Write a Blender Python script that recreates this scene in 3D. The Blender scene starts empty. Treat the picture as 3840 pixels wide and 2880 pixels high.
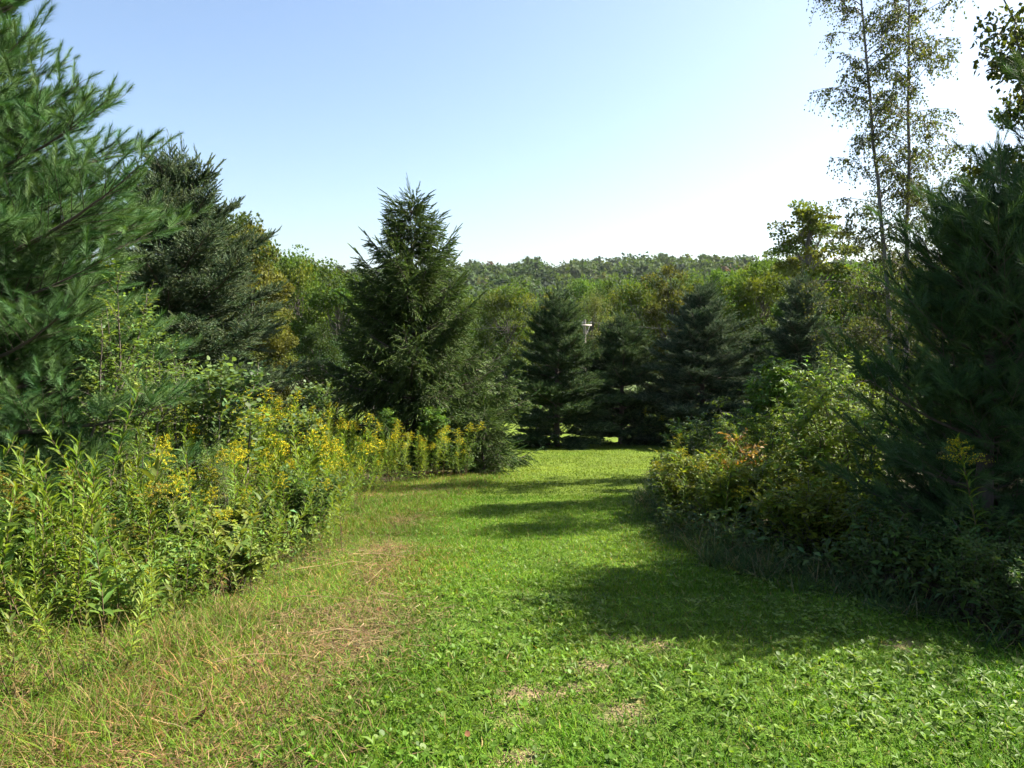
import bpy, math
import numpy as np
from mathutils import Vector

SC = bpy.context.scene
COL = SC.collection
RAD = math.radians

# ------------------------------------------------------------------ camera, sky, sun, exposure
CAM_H = 1.6
cam = bpy.data.cameras.new('camera')
cam.sensor_width = 36.0
cam.lens = 26.0
cam.clip_start = 0.05
cam.clip_end = 6000.0
cam_ob = bpy.data.objects.new('camera', cam)
COL.objects.link(cam_ob)
cam_ob.location = (0, 0, CAM_H)
cam_ob.rotation_euler = (RAD(90) - math.atan(62 / 740), 0, 0)
SC.camera = cam_ob

SUN_AZ, SUN_EL = RAD(70), RAD(43)
world = bpy.data.worlds.new('World')
SC.world = world
world.use_nodes = True
wn = world.node_tree
wn.nodes.clear()
w_out = wn.nodes.new('ShaderNodeOutputWorld')
w_bg = wn.nodes.new('ShaderNodeBackground')
w_sky = wn.nodes.new('ShaderNodeTexSky')
w_sky.sky_type = 'NISHITA'
w_sky.sun_disc = False
w_sky.sun_elevation = SUN_EL
w_sky.sun_rotation = SUN_AZ
w_sky.air_density = 1.0
w_sky.dust_density = 1.8
w_sky.ozone_density = 1.6
w_bg.inputs['Strength'].default_value = 0.062
wn.links.new(w_sky.outputs[0], w_bg.inputs['Color'])
wn.links.new(w_bg.outputs[0], w_out.inputs['Surface'])

sun = bpy.data.lights.new('sun', 'SUN')
sun.energy = 5.0
sun.angle = RAD(0.55)
sun.color = (1.0, 0.94, 0.82)
sun_ob = bpy.data.objects.new('sun', sun)
COL.objects.link(sun_ob)
S_DIR = Vector((math.sin(SUN_AZ) * math.cos(SUN_EL), math.cos(SUN_AZ) * math.cos(SUN_EL), math.sin(SUN_EL)))
sun_ob.rotation_euler = S_DIR.to_track_quat('Z', 'Y').to_euler()
sun_ob.location = (40, 20, 40)

SC.view_settings.view_transform = 'Standard'
SC.view_settings.look = 'None'
SC.view_settings.exposure = 2.05
SC.view_settings.gamma = 1.0
SC.view_settings.use_curve_mapping = False
SC.render.engine = 'CYCLES'
cy = SC.cycles
cy.max_bounces = 5
cy.diffuse_bounces = 2
cy.glossy_bounces = 2
cy.transmission_bounces = 4
cy.use_denoising = True
cy.denoiser = 'OPENIMAGEDENOISE'
cy.denoising_input_passes = 'RGB_ALBEDO_NORMAL'
cy.use_adaptive_sampling = True
cy.adaptive_threshold = 0.03
cy.sample_clamp_indirect = 4.0
cy.caustics_reflective = False
cy.caustics_refractive = False


# ------------------------------------------------------------------ terrain function
def smooth(a, b, x):
    t = np.clip((x - a) / (b - a), 0, 1)
    return t * t * (3 - 2 * t)


def G(x, y):
    x = np.asarray(x, float)
    y = np.asarray(y, float)
    yy = np.clip(y, -30, 72)
    z = -0.115 * yy
    z = z - 1.2 * smooth(72, 110, y)
    z = z + smooth(130, 520, y) * (33.5 + 0.016 * np.clip(x, -500, 500) + 3 * np.sin(x * 0.008 + 1) + 1.5 * np.sin(x * 0.021) + 1.2 * np.sin(x * 0.057 + 2))
    bank = smooth(-2.6, -5.5, x) * smooth(6, 12, y) * (1 - smooth(26, 40, y))
    z = z + 0.55 * bank
    z = z + 0.02 * np.sin(x * 1.7 + y * 0.4) * np.sin(y * 1.1 + 0.5) * (1 - smooth(25, 60, y))
    return z


LY = np.array([-5, 3.1, 4.7, 5.9, 7.7, 9.5, 11.3, 13.1, 15.5, 19.1, 24, 40])
LX = np.array([-1.2, -1.1, -0.72, -0.78, -0.97, -1.15, -1.34, -1.22, -0.65, -0.1, -5, -30])
MY = np.array([-5, 3.9, 5.2, 6.3, 8.0, 9.5, 12.2, 13.8, 15.2, 16.0, 17.0, 22, 40])
MX = np.array([-2.3, -2.3, -2.3, -2.05, -1.9, -1.95, -2.35, -2.45, -1.9, -1.2, -0.9, -3.5, -30])
RY = np.array([-5, 3.0, 4.5, 5.0, 5.6, 6.5, 7.5, 9.2, 11, 13.8, 17, 20.7, 26, 34])
RX = np.array([4.5, 3.8, 3.3, 3.25, 2.95, 2.6, 2.1, 1.8, 2.0, 2.5, 3.2, 4.3, 6.2, 9.0])


def lawn_l(y): return np.interp(y, LY, LX)
def meadow(y): return np.interp(y, MY, MX)
def thicket(y): return np.interp(y, RY, RX)


# ------------------------------------------------------------------ geometry helpers
def nrm(v):
    return v / np.maximum(np.linalg.norm(v, axis=-1, keepdims=True), 1e-9)


def frames(d, up=None):
    d = nrm(np.asarray(d, float))
    if up is None:
        up = np.tile(np.array([0.0, 0, 1]), (len(d), 1))
        bad = np.abs(d[:, 2]) > 0.98
        up[bad] = [1, 0, 0]
    s = nrm(np.cross(d, up))
    n = np.cross(s, d)
    return np.stack([s, d, n], axis=2)


def rolled(R, a):
    c, s = np.cos(a)[:, None], np.sin(a)[:, None]
    x = R[:, :, 0] * c + R[:, :, 2] * s
    z = -R[:, :, 0] * s + R[:, :, 2] * c
    return np.stack([x, R[:, :, 1], z], axis=2)


class Geo:
    def __init__(self):
        self.v, self.f, self.c, self.n = [], [], [], 0

    def add(self, v, f, c):
        v = np.asarray(v, float)
        c = np.asarray(c, float)
        if c.ndim == 1:
            c = np.tile(c, (len(v), 1))
        self.v.append(v); self.c.append(c); self.f.append(np.asarray(f, int) + self.n)
        self.n += len(v)

    def scatter(self, T, F, R, P, S, C):
        """copies of template T/F with frames R, positions P, scales S, colours C (N,3)"""
        N, k = len(P), len(T)
        if N == 0:
            return
        S = np.asarray(S, float)
        if S.ndim == 1:
            S = np.stack([S, S, S], 1)
        L = T[None] * S[:, None, :]
        V = np.einsum('nij,nkj->nki', R, L) + P[:, None, :]
        FF = (F[None] + (np.arange(N) * k)[:, None, None]).reshape(-1, F.shape[1])
        self.add(V.reshape(-1, 3), FF, np.repeat(C, k, axis=0))

    def tube(self, pts, rad, sides, col):
        pts = np.asarray(pts, float)
        m = len(pts)
        d = np.gradient(pts, axis=0)
        R = frames(d + 1e-6)
        a = np.arange(sides) * 2 * math.pi / sides
        ring = np.stack([np.cos(a), np.zeros(sides), np.sin(a)], 1)
        V = np.einsum('nij,kj->nki', R, ring) * np.asarray(rad)[:, None, None] + pts[:, None, :]
        i, j = np.meshgrid(np.arange(m - 1), np.arange(sides), indexing='ij')
        j2 = (j + 1) % sides
        F = np.stack([i * sides + j, i * sides + j2, (i + 1) * sides + j2, (i + 1) * sides + j], -1).reshape(-1, 4)
        self.add(V.reshape(-1, 3), F, col)

    def mesh(self, name, mat, smooth_shade=False):
        me = bpy.data.meshes.new(name)
        V = np.concatenate(self.v); C = np.concatenate(self.c)
        me.vertices.add(len(V))
        me.vertices.foreach_set('co', V.astype(np.float32).ravel())
        li = np.concatenate([f.ravel() for f in self.f])
        lt = np.concatenate([np.full(len(f), f.shape[1]) for f in self.f])
        ls = np.concatenate([[0], np.cumsum(lt)[:-1]])
        me.loops.add(len(li))
        me.loops.foreach_set('vertex_index', li.astype(np.int32))
        me.polygons.add(len(lt))
        me.polygons.foreach_set('loop_start', ls.astype(np.int32))
        me.polygons.foreach_set('loop_total', lt.astype(np.int32))
        at = me.attributes.new('tint', 'FLOAT_COLOR', 'POINT')
        cc = np.ones((len(C), 4), np.float32)
        cc[:, :3] = np.clip(C, 0.002, 0.95)
        at.data.foreach_set('color', cc.ravel())
        me.update(calc_edges=True)
        if smooth_shade:
            me.polygons.foreach_set('use_smooth', np.ones(len(lt), bool))
        me.materials.append(mat)
        return me


def link(name, me, parent=None, kind=None):
    o = bpy.data.objects.new(name, me)
    COL.objects.link(o)
    if parent:
        o.parent = parent
    if kind:
        o['kind'] = kind
    elif parent and name in ('leaves', 'flower_plume', 'crown', 'foliage', 'twigs'):
        o['kind'] = 'stuff'
    return o


def tag(o, label, cat, group=None, kind=None):
    o['label'] = label
    if cat:
        o['category'] = cat
    if group:
        o['group'] = group
    if kind:
        o['kind'] = kind
    return o


def thing(name, label, cat, loc, rz=0.0, sc=1.0, group=None, tilt=(0, 0)):
    o = bpy.data.objects.new(name, None)
    o.empty_display_size = 0.2
    COL.objects.link(o)
    o.location = loc
    o.rotation_euler = (tilt[0], tilt[1], rz)
    o.scale = (sc, sc, sc) if np.isscalar(sc) else sc
    return tag(o, label, cat, group)


def plant(name, parts, label, cat, x, y, rz=0.0, sc=1.0, group=None, dz=0.0, tilt=(0, 0)):
    """a thing standing on the ground whose parts use shared meshes: parts = [(part name, mesh), ...]"""
    t = thing(name, label, cat, (x, y, float(G(x, y)) + dz), rz, sc, group, tilt)
    for pn, me in parts:
        link(pn, me, t)
    return t


def tints(rg, base, n, v=0.18, h=0.10):
    b = np.asarray(base, float)
    val = np.exp(rg.normal(0, v, (n, 1)))
    hue = rg.normal(0, h, (n, 1))
    return b[None] * val * (1 + hue * np.array([[1.0, 0.0, -0.6]]))


# ------------------------------------------------------------------ materials
def leaf_material(name, transl=0.35, rough=0.45, spec=0.35, tcol=(1.25, 1.2, 0.45)):
    m = bpy.data.materials.new(name)
    m.use_nodes = True
    nt = m.node_tree
    nt.nodes.clear()
    out = nt.nodes.new('ShaderNodeOutputMaterial')
    at = nt.nodes.new('ShaderNodeAttribute'); at.attribute_name = 'tint'
    pr = nt.nodes.new('ShaderNodeBsdfPrincipled')
    pr.inputs['Roughness'].default_value = rough
    pr.inputs['Specular IOR Level'].default_value = spec
    nz = nt.nodes.new('ShaderNodeTexNoise'); nz.inputs['Scale'].default_value = 9.0
    geo = nt.nodes.new('ShaderNodeNewGeometry')
    nt.links.new(geo.outputs['Position'], nz.inputs['Vector'])
    mr = nt.nodes.new('ShaderNodeMapRange')
    mr.inputs['To Min'].default_value = 0.82; mr.inputs['To Max'].default_value = 1.2
    nt.links.new(nz.outputs['Fac'], mr.inputs['Value'])
    mul = nt.nodes.new('ShaderNodeVectorMath'); mul.operation = 'SCALE'
    nt.links.new(at.outputs['Color'], mul.inputs[0]); nt.links.new(mr.outputs[0], mul.inputs['Scale'])
    nt.links.new(mul.outputs[0], pr.inputs['Base Color'])
    if transl > 0:
        tr = nt.nodes.new('ShaderNodeBsdfTranslucent')
        m2 = nt.nodes.new('ShaderNodeVectorMath'); m2.operation = 'MULTIPLY'
        m2.inputs[1].default_value = tcol
        nt.links.new(mul.outputs[0], m2.inputs[0]); nt.links.new(m2.outputs[0], tr.inputs['Color'])
        mx = nt.nodes.new('ShaderNodeMixShader'); mx.inputs[0].default_value = transl
        nt.links.new(pr.outputs[0], mx.inputs[1]); nt.links.new(tr.outputs[0], mx.inputs[2])
        nt.links.new(mx.outputs[0], out.inputs['Surface'])
    else:
        nt.links.new(pr.outputs[0], out.inputs['Surface'])
    return m


def bark_material(name):
    m = bpy.data.materials.new(name)
    m.use_nodes = True
    nt = m.node_tree
    pr = nt.nodes['Principled BSDF']
    pr.inputs['Roughness'].default_value = 0.9
    at = nt.nodes.new('ShaderNodeAttribute'); at.attribute_name = 'tint'
    tc = nt.nodes.new('ShaderNodeTexCoord')
    mp = nt.nodes.new('ShaderNodeMapping'); mp.inputs['Scale'].default_value = (14, 14, 4)
    nz = nt.nodes.new('ShaderNodeTexNoise'); nz.inputs['Scale'].default_value = 1.6; nz.inputs['Detail'].default_value = 5
    nt.links.new(tc.outputs['Object'], mp.inputs['Vector']); nt.links.new(mp.outputs[0], nz.inputs['Vector'])
    mr = nt.nodes.new('ShaderNodeMapRange'); mr.inputs['To Min'].default_value = 0.45; mr.inputs['To Max'].default_value = 1.5
    nt.links.new(nz.outputs['Fac'], mr.inputs['Value'])
    mul = nt.nodes.new('ShaderNodeVectorMath'); mul.operation = 'SCALE'
    nt.links.new(at.outputs['Color'], mul.inputs[0]); nt.links.new(mr.outputs[0], mul.inputs['Scale'])
    nt.links.new(mul.outputs[0], pr.inputs['Base Color'])
    bp = nt.nodes.new('ShaderNodeBump'); bp.inputs['Strength'].default_value = 0.6; bp.inputs['Distance'].default_value = 0.02
    nt.links.new(nz.outputs['Fac'], bp.inputs['Height']); nt.links.new(bp.outputs[0], pr.inputs['Normal'])
    return m


M_LEAF = leaf_material('broad_leaf', 0.42, 0.5, 0.18)
M_FAR = leaf_material('far_leaf', 0.36, 0.7, 0.1)
M_NEEDLE = leaf_material('needle', 0.22, 0.55, 0.12, (1.2, 1.2, 0.5))
M_GRASS = leaf_material('grass_blade', 0.36, 0.6, 0.08, (1.15, 1.2, 0.4))
M_STRAW = leaf_material('dry_straw', 0.12, 0.75, 0.15, (1, 1, 0.8))
M_FLOWER = leaf_material('flower_yellow', 0.3, 0.8, 0.1, (1, 1, 0.5))
M_BARK = bark_material('bark')


def ground_material():
    m = bpy.data.materials.new('ground_turf')
    m.use_nodes = True
    nt = m.node_tree
    pr = nt.nodes['Principled BSDF']
    pr.inputs['Roughness'].default_value = 0.95
    pr.inputs['Specular IOR Level'].default_value = 0.1
    at = nt.nodes.new('ShaderNodeAttribute'); at.attribute_name = 'tint'
    geo = nt.nodes.new('ShaderNodeNewGeometry')
    prev = at.outputs['Color']
    for sc, lo, hi, det in ((0.35, 0.8, 1.2, 3), (2.2, 0.75, 1.25, 4), (14.0, 0.6, 1.4, 4), (60.0, 0.55, 1.45, 2)):
        nz = nt.nodes.new('ShaderNodeTexNoise'); nz.inputs['Scale'].default_value = sc; nz.inputs['Detail'].default_value = det
        nt.links.new(geo.outputs['Position'], nz.inputs['Vector'])
        mr = nt.nodes.new('ShaderNodeMapRange'); mr.inputs['From Min'].default_value = 0.3; mr.inputs['From Max'].default_value = 0.7
        mr.inputs['To Min'].default_value = lo; mr.inputs['To Max'].default_value = hi
        nt.links.new(nz.outputs['Fac'], mr.inputs['Value'])
        mul = nt.nodes.new('ShaderNodeVectorMath'); mul.operation = 'SCALE'
        nt.links.new(prev, mul.inputs[0]); nt.links.new(mr.outputs[0], mul.inputs['Scale'])
        prev = mul.outputs[0]
    nt.links.new(prev, pr.inputs['Base Color'])
    bp = nt.nodes.new('ShaderNodeBump'); bp.inputs['Strength'].default_value = 0.7; bp.inputs['Distance'].default_value = 0.03
    nt.links.new(nz.outputs['Fac'], bp.inputs['Height']); nt.links.new(bp.outputs[0], pr.inputs['Normal'])
    return m


# ------------------------------------------------------------------ templates (x across, y along, z normal)
def T(v, f):
    return np.array(v, float), np.array(f, int)


# flat diamond leaf folded on its midrib
LEAF2 = T([(0, 0, 0), (0.5, 0.42, 0.10), (0, 1, -0.02), (-0.5, 0.42, 0.10)], [(0, 1, 2), (0, 2, 3)])
# pointed oval leaf, two segments, drooping tip
LEAF6 = T([(0, 0, 0), (0.42, 0.3, 0.10), (0, 0.32, 0.0), (-0.42, 0.3, 0.10), (0.38, 0.65, 0.05), (0, 0.66, -0.03), (-0.38, 0.65, 0.05), (0, 1, -0.16)],
          [(0, 1, 2), (0, 2, 3), (1, 4, 5), (1, 5, 2), (2, 5, 6), (2, 6, 3), (4, 7, 5), (5, 7, 6)])
# pointed oval leaf of four faces
LEAF4 = T([(0, 0, 0), (0.45, 0.42, 0.12), (0, 0.5, 0.0), (-0.45, 0.42, 0.12), (0, 1, -0.12)], [(0, 1, 2), (0, 2, 3), (1, 4, 2), (2, 4, 3)])
# rounded leaf
ROUND = T([(0, 0, 0)] + [(0.5 * math.sin(a) * 1.0, 0.5 - 0.5 * math.cos(a), 0.06 * abs(math.sin(a))) for a in np.linspace(0.5, 2 * math.pi - 0.5, 7)],
          [(0, i, i + 1) for i in range(1, 7)])
# narrow blade bent over
BLADE = T([(-0.5, 0, 0), (0.5, 0, 0), (-0.38, 0.55, 0.06), (0.38, 0.55, 0.06), (0, 1, 0.30)], [(0, 1, 3), (0, 3, 2), (2, 3, 4)])
BLADE1 = T([(-0.5, 0, 0), (0.5, 0, 0), (0, 1, 0.1)], [(0, 1, 2)])
# lance leaf, curving over (z droops)
LANCE = T([(0, 0, 0), (0.5, 0.3, 0.05), (-0.5, 0.3, 0.05), (0.42, 0.65, -0.02), (-0.42, 0.65, -0.02), (0, 1, -0.22), (0, 0.3, 0.0), (0, 0.65, -0.06)],
          [(0, 1, 6), (0, 6, 2), (1, 3, 7), (1, 7, 6), (6, 7, 4), (6, 4, 2), (3, 5, 7), (7, 5, 4)])


def needle_template(rg, n, y0, y1, spread, ln, wd, core=0.0, tip=0.25):
    """a shoot of unit length along y with n needles"""
    V, F = [], []
    for i in range(n):
        u = i / max(n - 1, 1)
        y = y0 + (y1 - y0) * u
        a = i * 2.399 + rg.uniform(-0.4, 0.4)
        sp = spread * (1 - (1 - tip) * u ** 3) * rg.uniform(0.8, 1.15)
        d = np.array([math.cos(a) * math.sin(sp), math.cos(sp), math.sin(a) * math.sin(sp)])
        side = np.array([-math.sin(a), rg.uniform(-0.3, 0.3), math.cos(a)])
        l = ln * rg.uniform(0.8, 1.15)
        b = np.array([0, y, 0])
        k = len(V)
        V += [b - side * wd / 2, b + side * wd / 2, b + d * l]
        F.append((k, k + 1, k + 2))
    if core > 0:
        k = len(V)
        for y, r in ((0.0, core), (0.9, core * 0.7)):
            for j in range(3):
                V.append(np.array([r * math.cos(j * 2.094), y, r * math.sin(j * 2.094)]))
        for j in range(3):
            j2 = (j + 1) % 3
            F += [(k + j, k + j2, k + 3 + j2), (k + j, k + 3 + j2, k + 3 + j)]
    return np.array(V), np.array(F, int)


_r = np.random.default_rng(5)
PINE_SHOOT = needle_template(_r, 92, 0.2, 1.0, 0.8, 0.40, 0.020, 0.014, 0.35)
PINE_SHOOT_LO = needle_template(_r, 60, 0.2, 1.0, 0.8, 0.42, 0.026, 0.014, 0.35)
SPRUCE_TWIG = needle_template(_r, 15, 0.0, 0.92, 0.85, 0.27, 0.12, 0.06, 0.3)
NORWAY_TWIG = needle_template(_r, 15, 0.0, 0.95, 0.6, 0.24, 0.10, 0.05, 0.3)


# ------------------------------------------------------------------ conifers: a tree is a trunk plus branch parts that share meshes
def branch_mesh(key, seed, L, bend, sub_gap, sub_len, sub_min, hang, lift, tw_gap, tw_len, tw_ang, template, col, tipcol, bark, tipshare=0.35, start=0.14):
    """one branch along +x, starting level and bending by `bend` radians towards its tip"""
    rg = np.random.default_rng(seed)
    wood, need = Geo(), Geo()
    m = max(6, int(L / 0.18) + 2)
    s = np.linspace(0, 1, m)
    el = bend * s ** 1.3 + rg.normal(0, 0.03, m)
    aa = np.cumsum(rg.normal(0, 0.045, m))
    d = np.column_stack([np.cos(el) * np.cos(aa), np.cos(el) * np.sin(aa), np.sin(el)])
    pts = np.concatenate([[[0, 0, 0]], np.cumsum(d[:-1], axis=0)]) * L / (m - 1)
    wood.tube(pts, 0.004 + 0.012 * L * (1 - s) ** 0.8, 5, bark)
    nb = max(4, int(L / sub_gap))
    ss = np.clip(np.repeat(np.linspace(start, 0.98, nb), 2) + rg.normal(0, 0.02, nb * 2), 0.04, 1)
    sg = np.tile([1.0, -1.0], nb)
    bp = np.column_stack([np.interp(ss, s, pts[:, i]) for i in range(3)])
    bd = nrm(np.column_stack([np.interp(ss, s, d[:, i]) for i in range(3)]))
    sd = nrm(np.cross(bd, [0, 0, 1.0])) * sg[:, None]
    an = rg.uniform(0.6, 1.15, nb * 2) * (1 - 0.35 * ss)
    dd = bd * np.cos(an)[:, None] + sd * np.sin(an)[:, None]
    dd[:, 2] += rg.normal(0, 0.2, nb * 2) + lift - hang * (1 - 0.55 * ss) * rg.uniform(0.2, 1.6, nb * 2)
    dd = nrm(dd)
    ll = (sub_len * L * (1 - ss) ** 0.8 + sub_min) * rg.uniform(0.7, 1.25, nb * 2)
    bp = np.vstack([bp, pts[-1:]]); dd = np.vstack([dd, d[-1:]]); ll = np.append(ll, tw_len * 1.6)
    nt = np.maximum(2, (ll / tw_gap).astype(int))
    idx = np.repeat(np.arange(len(ll)), nt)
    u = (np.concatenate([np.arange(q) for q in nt]) + 0.6) / nt[idx]
    pos = bp[idx] + dd[idx] * (ll[idx] * u)[:, None]
    n = len(idx)
    ta = tw_ang * rg.uniform(0.4, 1.3, n) * np.where(np.arange(n) % 2, 1, -1) * (1 - 0.8 * (u > 0.9))
    sd2 = nrm(np.cross(dd[idx], [0, 0, 1.0]))
    td = dd[idx] * np.cos(ta)[:, None] + sd2 * np.sin(ta)[:, None]
    td[:, 2] += lift * 0.9 - hang * 0.9 * rg.uniform(0, 1, n) + rg.normal(0, 0.22, n)
    td = nrm(td)
    for q in range(len(ll)):
        if ll[q] > 0.2:
            wood.tube(np.array([bp[q], bp[q] + dd[q] * ll[q] * 0.9]), np.array([0.005, 0.0025]), 3, bark)
    C = tints(rg, col, n, 0.2, 0.08)
    pick = rg.random(n) < tipshare * (0.4 + u)
    C[pick] = tints(rg, tipcol, int(pick.sum()), 0.15, 0.06)  # twig-end colour, brightened to carry the sunlit look of the sprays
    need.scatter(template[0], template[1], rolled(frames(td), rg.uniform(0, 6.28, n)), pos, tw_len * rg.uniform(0.7, 1.25, n), C)
    me = need.mesh(key, M_NEEDLE)
    # wood joins the same mesh as its second material
    g = Geo(); g.v = need.v + wood.v; g.c = need.c + wood.c; g.f = need.f + [f + need.n for f in wood.f]; g.n = need.n + wood.n
    me = g.mesh(key, M_NEEDLE)
    me.materials.append(M_BARK)
    nn = sum(len(f) for f in need.f); nw = sum(len(f) for f in wood.f)
    mi = np.zeros(nn + nw, np.int32); mi[nn:] = 1
    me.polygons.foreach_set('material_index', mi)
    return me


def branch_set(key, seed, spec, **k):
    """spec: (length, bend) pairs; returns [(length, bend, mesh)]"""
    return [(L, b, branch_mesh('%s_branch' % key, seed + i, L, b, **k)) for i, (L, b) in enumerate(spec)]


def conifer_tree(root, seed, H, prof, gap, nper, el, bend, variants, bark, z0=0.3, tr=0.1, side_only=None, leaders=((0.0, 0.0, 1.0),), leader_v=None, gap_top=0.5, vary=(0.72, 1.15)):
    rg = np.random.default_rng(seed)
    zs = np.linspace(-0.3, H, 14)
    wob = np.cumsum(rg.normal(0, 0.012, (14, 2)), axis=0); wob -= wob[0]
    g = Geo(); g.tube(np.column_stack([wob, zs]), np.maximum(tr * (1 - np.clip(zs, 0, H) / H) ** 0.9, 0.008), 8, bark)
    link('trunk', g.mesh('conifer_trunk', M_BARK), root)
    z, az, cnt = z0, rg.uniform(0, 6.28), 0
    Ls = np.array([v[0] for v in variants]); Bs = np.array([v[1] for v in variants])
    while z < H * 0.99:
        t = z / H
        k = max(3, int(round(nper + rg.normal(0, 0.6))))
        for _ in range(k):
            az += 2 * math.pi / k + rg.normal(0, 0.25)
            L = prof(t) * rg.uniform(*vary)
            if L < 0.07 or (side_only is not None and math.cos(az - side_only[0]) < side_only[1]):
                continue
            zz = min(z + rg.uniform(-0.5, 0.5) * gap, H * 0.995)
            score = np.abs(np.log(L / Ls)) + 0.7 * np.abs(bend(t) - Bs) + rg.uniform(0, 0.3, len(Ls))
            _, b, me = variants[int(np.argmin(score))]
            sc = L / Ls[int(np.argmin(score))]
            o = link('branch', me, root)
            o.location = (float(np.interp(zz, zs, wob[:, 0])), float(np.interp(zz, zs, wob[:, 1])), zz)
            w_ = min(max(sc, 0.8), 1.25)
            o.scale = (sc, w_ if sc > 0.6 else sc * 1.2, w_ if sc > 0.6 else sc * 1.2)
            o.rotation_euler = (rg.normal(0, 0.12), -(el(t) + rg.normal(0, 0.07)), az)
            cnt += 1
        z += gap * (1 - gap_top * t)
    lv = leader_v or variants[int(np.argmin(Ls))]
    for lx, ly, lh in leaders:
        o = link('leader', lv[2], root)
        o.location = (lx, ly, H - 0.12)
        s = lh * 0.5 / lv[0]
        o.scale = (s, s * 0.45, s * 0.45)
        o.rotation_euler = (0, -math.pi / 2 + 0.12 + lv[1] * 0.5, math.atan2(ly, lx) + math.pi if abs(lx) + abs(ly) > 0 else rg.uniform(0, 6.28))
    return cnt


# ------------------------------------------------------------------ broadleaf trees
def broadleaf(seed, H, bare, rx, rz_, nclump, nleaf, leaf, cl_r, col, bark, tr=0.18, lumps=0.25, template=LEAF2, lean=0.0, flat=0.6, mat=None, hollow=0.35, droop=0.15, spread=0.15):
    rg = np.random.default_rng(seed)
    wood, fol = Geo(), Geo()
    cz = bare + (H - bare) * 0.5
    hz = (H - bare) * 0.5 * rz_
    zs = np.linspace(-0.3, H * 0.82, 10)
    wob = np.cumsum(rg.normal(0, H * 0.006, (10, 2)), axis=0)
    wob[:, 0] += lean * (zs / H)
    wood.tube(np.column_stack([wob, zs]), tr * (1 - zs / H * 0.9) + 0.02, 8, bark)
    d = nrm(rg.normal(0, 1, (nclump, 3)))
    r = rg.uniform(hollow, 1, nclump) ** 0.55
    ph = rg.uniform(0, 6.28, 6)
    az = np.arctan2(d[:, 1], d[:, 0])
    lum = 1 + lumps * (np.sin(2 * az + ph[0]) * 0.5 + np.sin(3 * az + ph[1] + 3 * d[:, 2]) * 0.5 + np.sin(4 * d[:, 2] + ph[2]) * 0.4)
    taper = np.where(d[:, 2] < 0, 1 - 0.25 * np.abs(d[:, 2]), 1 - 0.12 * d[:, 2])
    cen = np.column_stack([d[:, 0] * rx * r * lum * taper + lean * 0.6, d[:, 1] * rx * r * lum * taper, cz + d[:, 2] * hz * r * (0.9 + 0.25 * (lum - 1))])
    # limbs reach towards the clumps
    for i in range(0, nclump):
        zb = min(max(bare * 0.7, cen[i, 2] - 0.35 * (H - bare) * rg.uniform(0.5, 1.0) - 0.2 * np.hypot(cen[i, 0], cen[i, 1])), H * 0.78)
        b = np.array([np.interp(zb, zs, wob[:, 0]), np.interp(zb, zs, wob[:, 1]), zb])
        mid = (b + cen[i]) / 2 + np.array([0, 0, -0.08 * np.linalg.norm(cen[i] - b)]) + rg.normal(0, 0.12, 3)
        l = np.linalg.norm(cen[i] - b)
        wood.tube(np.array([b, mid, cen[i]]), np.array([0.02 + 0.016 * l, 0.012 + 0.008 * l, 0.012]), 4, bark)
    per = rg.poisson(nleaf / nclump, nclump)
    idx = np.repeat(np.arange(nclump), per)
    n = len(idx)
    sz = cl_r * rg.uniform(0.7, 1.35, nclump)
    off = nrm(rg.normal(0, 1, (n, 3))) * (rg.random((n, 1)) ** 0.45)
    out = nrm(cen - np.array([0, 0, cz - hz * 0.3]))
    P = cen[idx] + off * sz[idx, None] * np.array([1, 1, flat])
    D = nrm(off * 0.5 + out[idx] * 0.5 + rg.normal(0, 0.6, (n, 3)) + np.array([0, 0, -droop]))
    up = nrm(off * 0.4 + out[idx] * 0.35 + rg.normal(0, 0.45, (n, 3)) + np.array([0, 0, 0.9]))
    R = frames(D, up)
    C = tints(rg, col, nclump, spread, 0.12)[idx] * np.exp(rg.normal(0, 0.16, (n, 1)))
    S = leaf * rg.uniform(0.7, 1.3, n)
    fol.scatter(template[0], template[1], R, P, np.column_stack([S * 0.85, S, S]), C)
    return wood, fol


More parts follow.
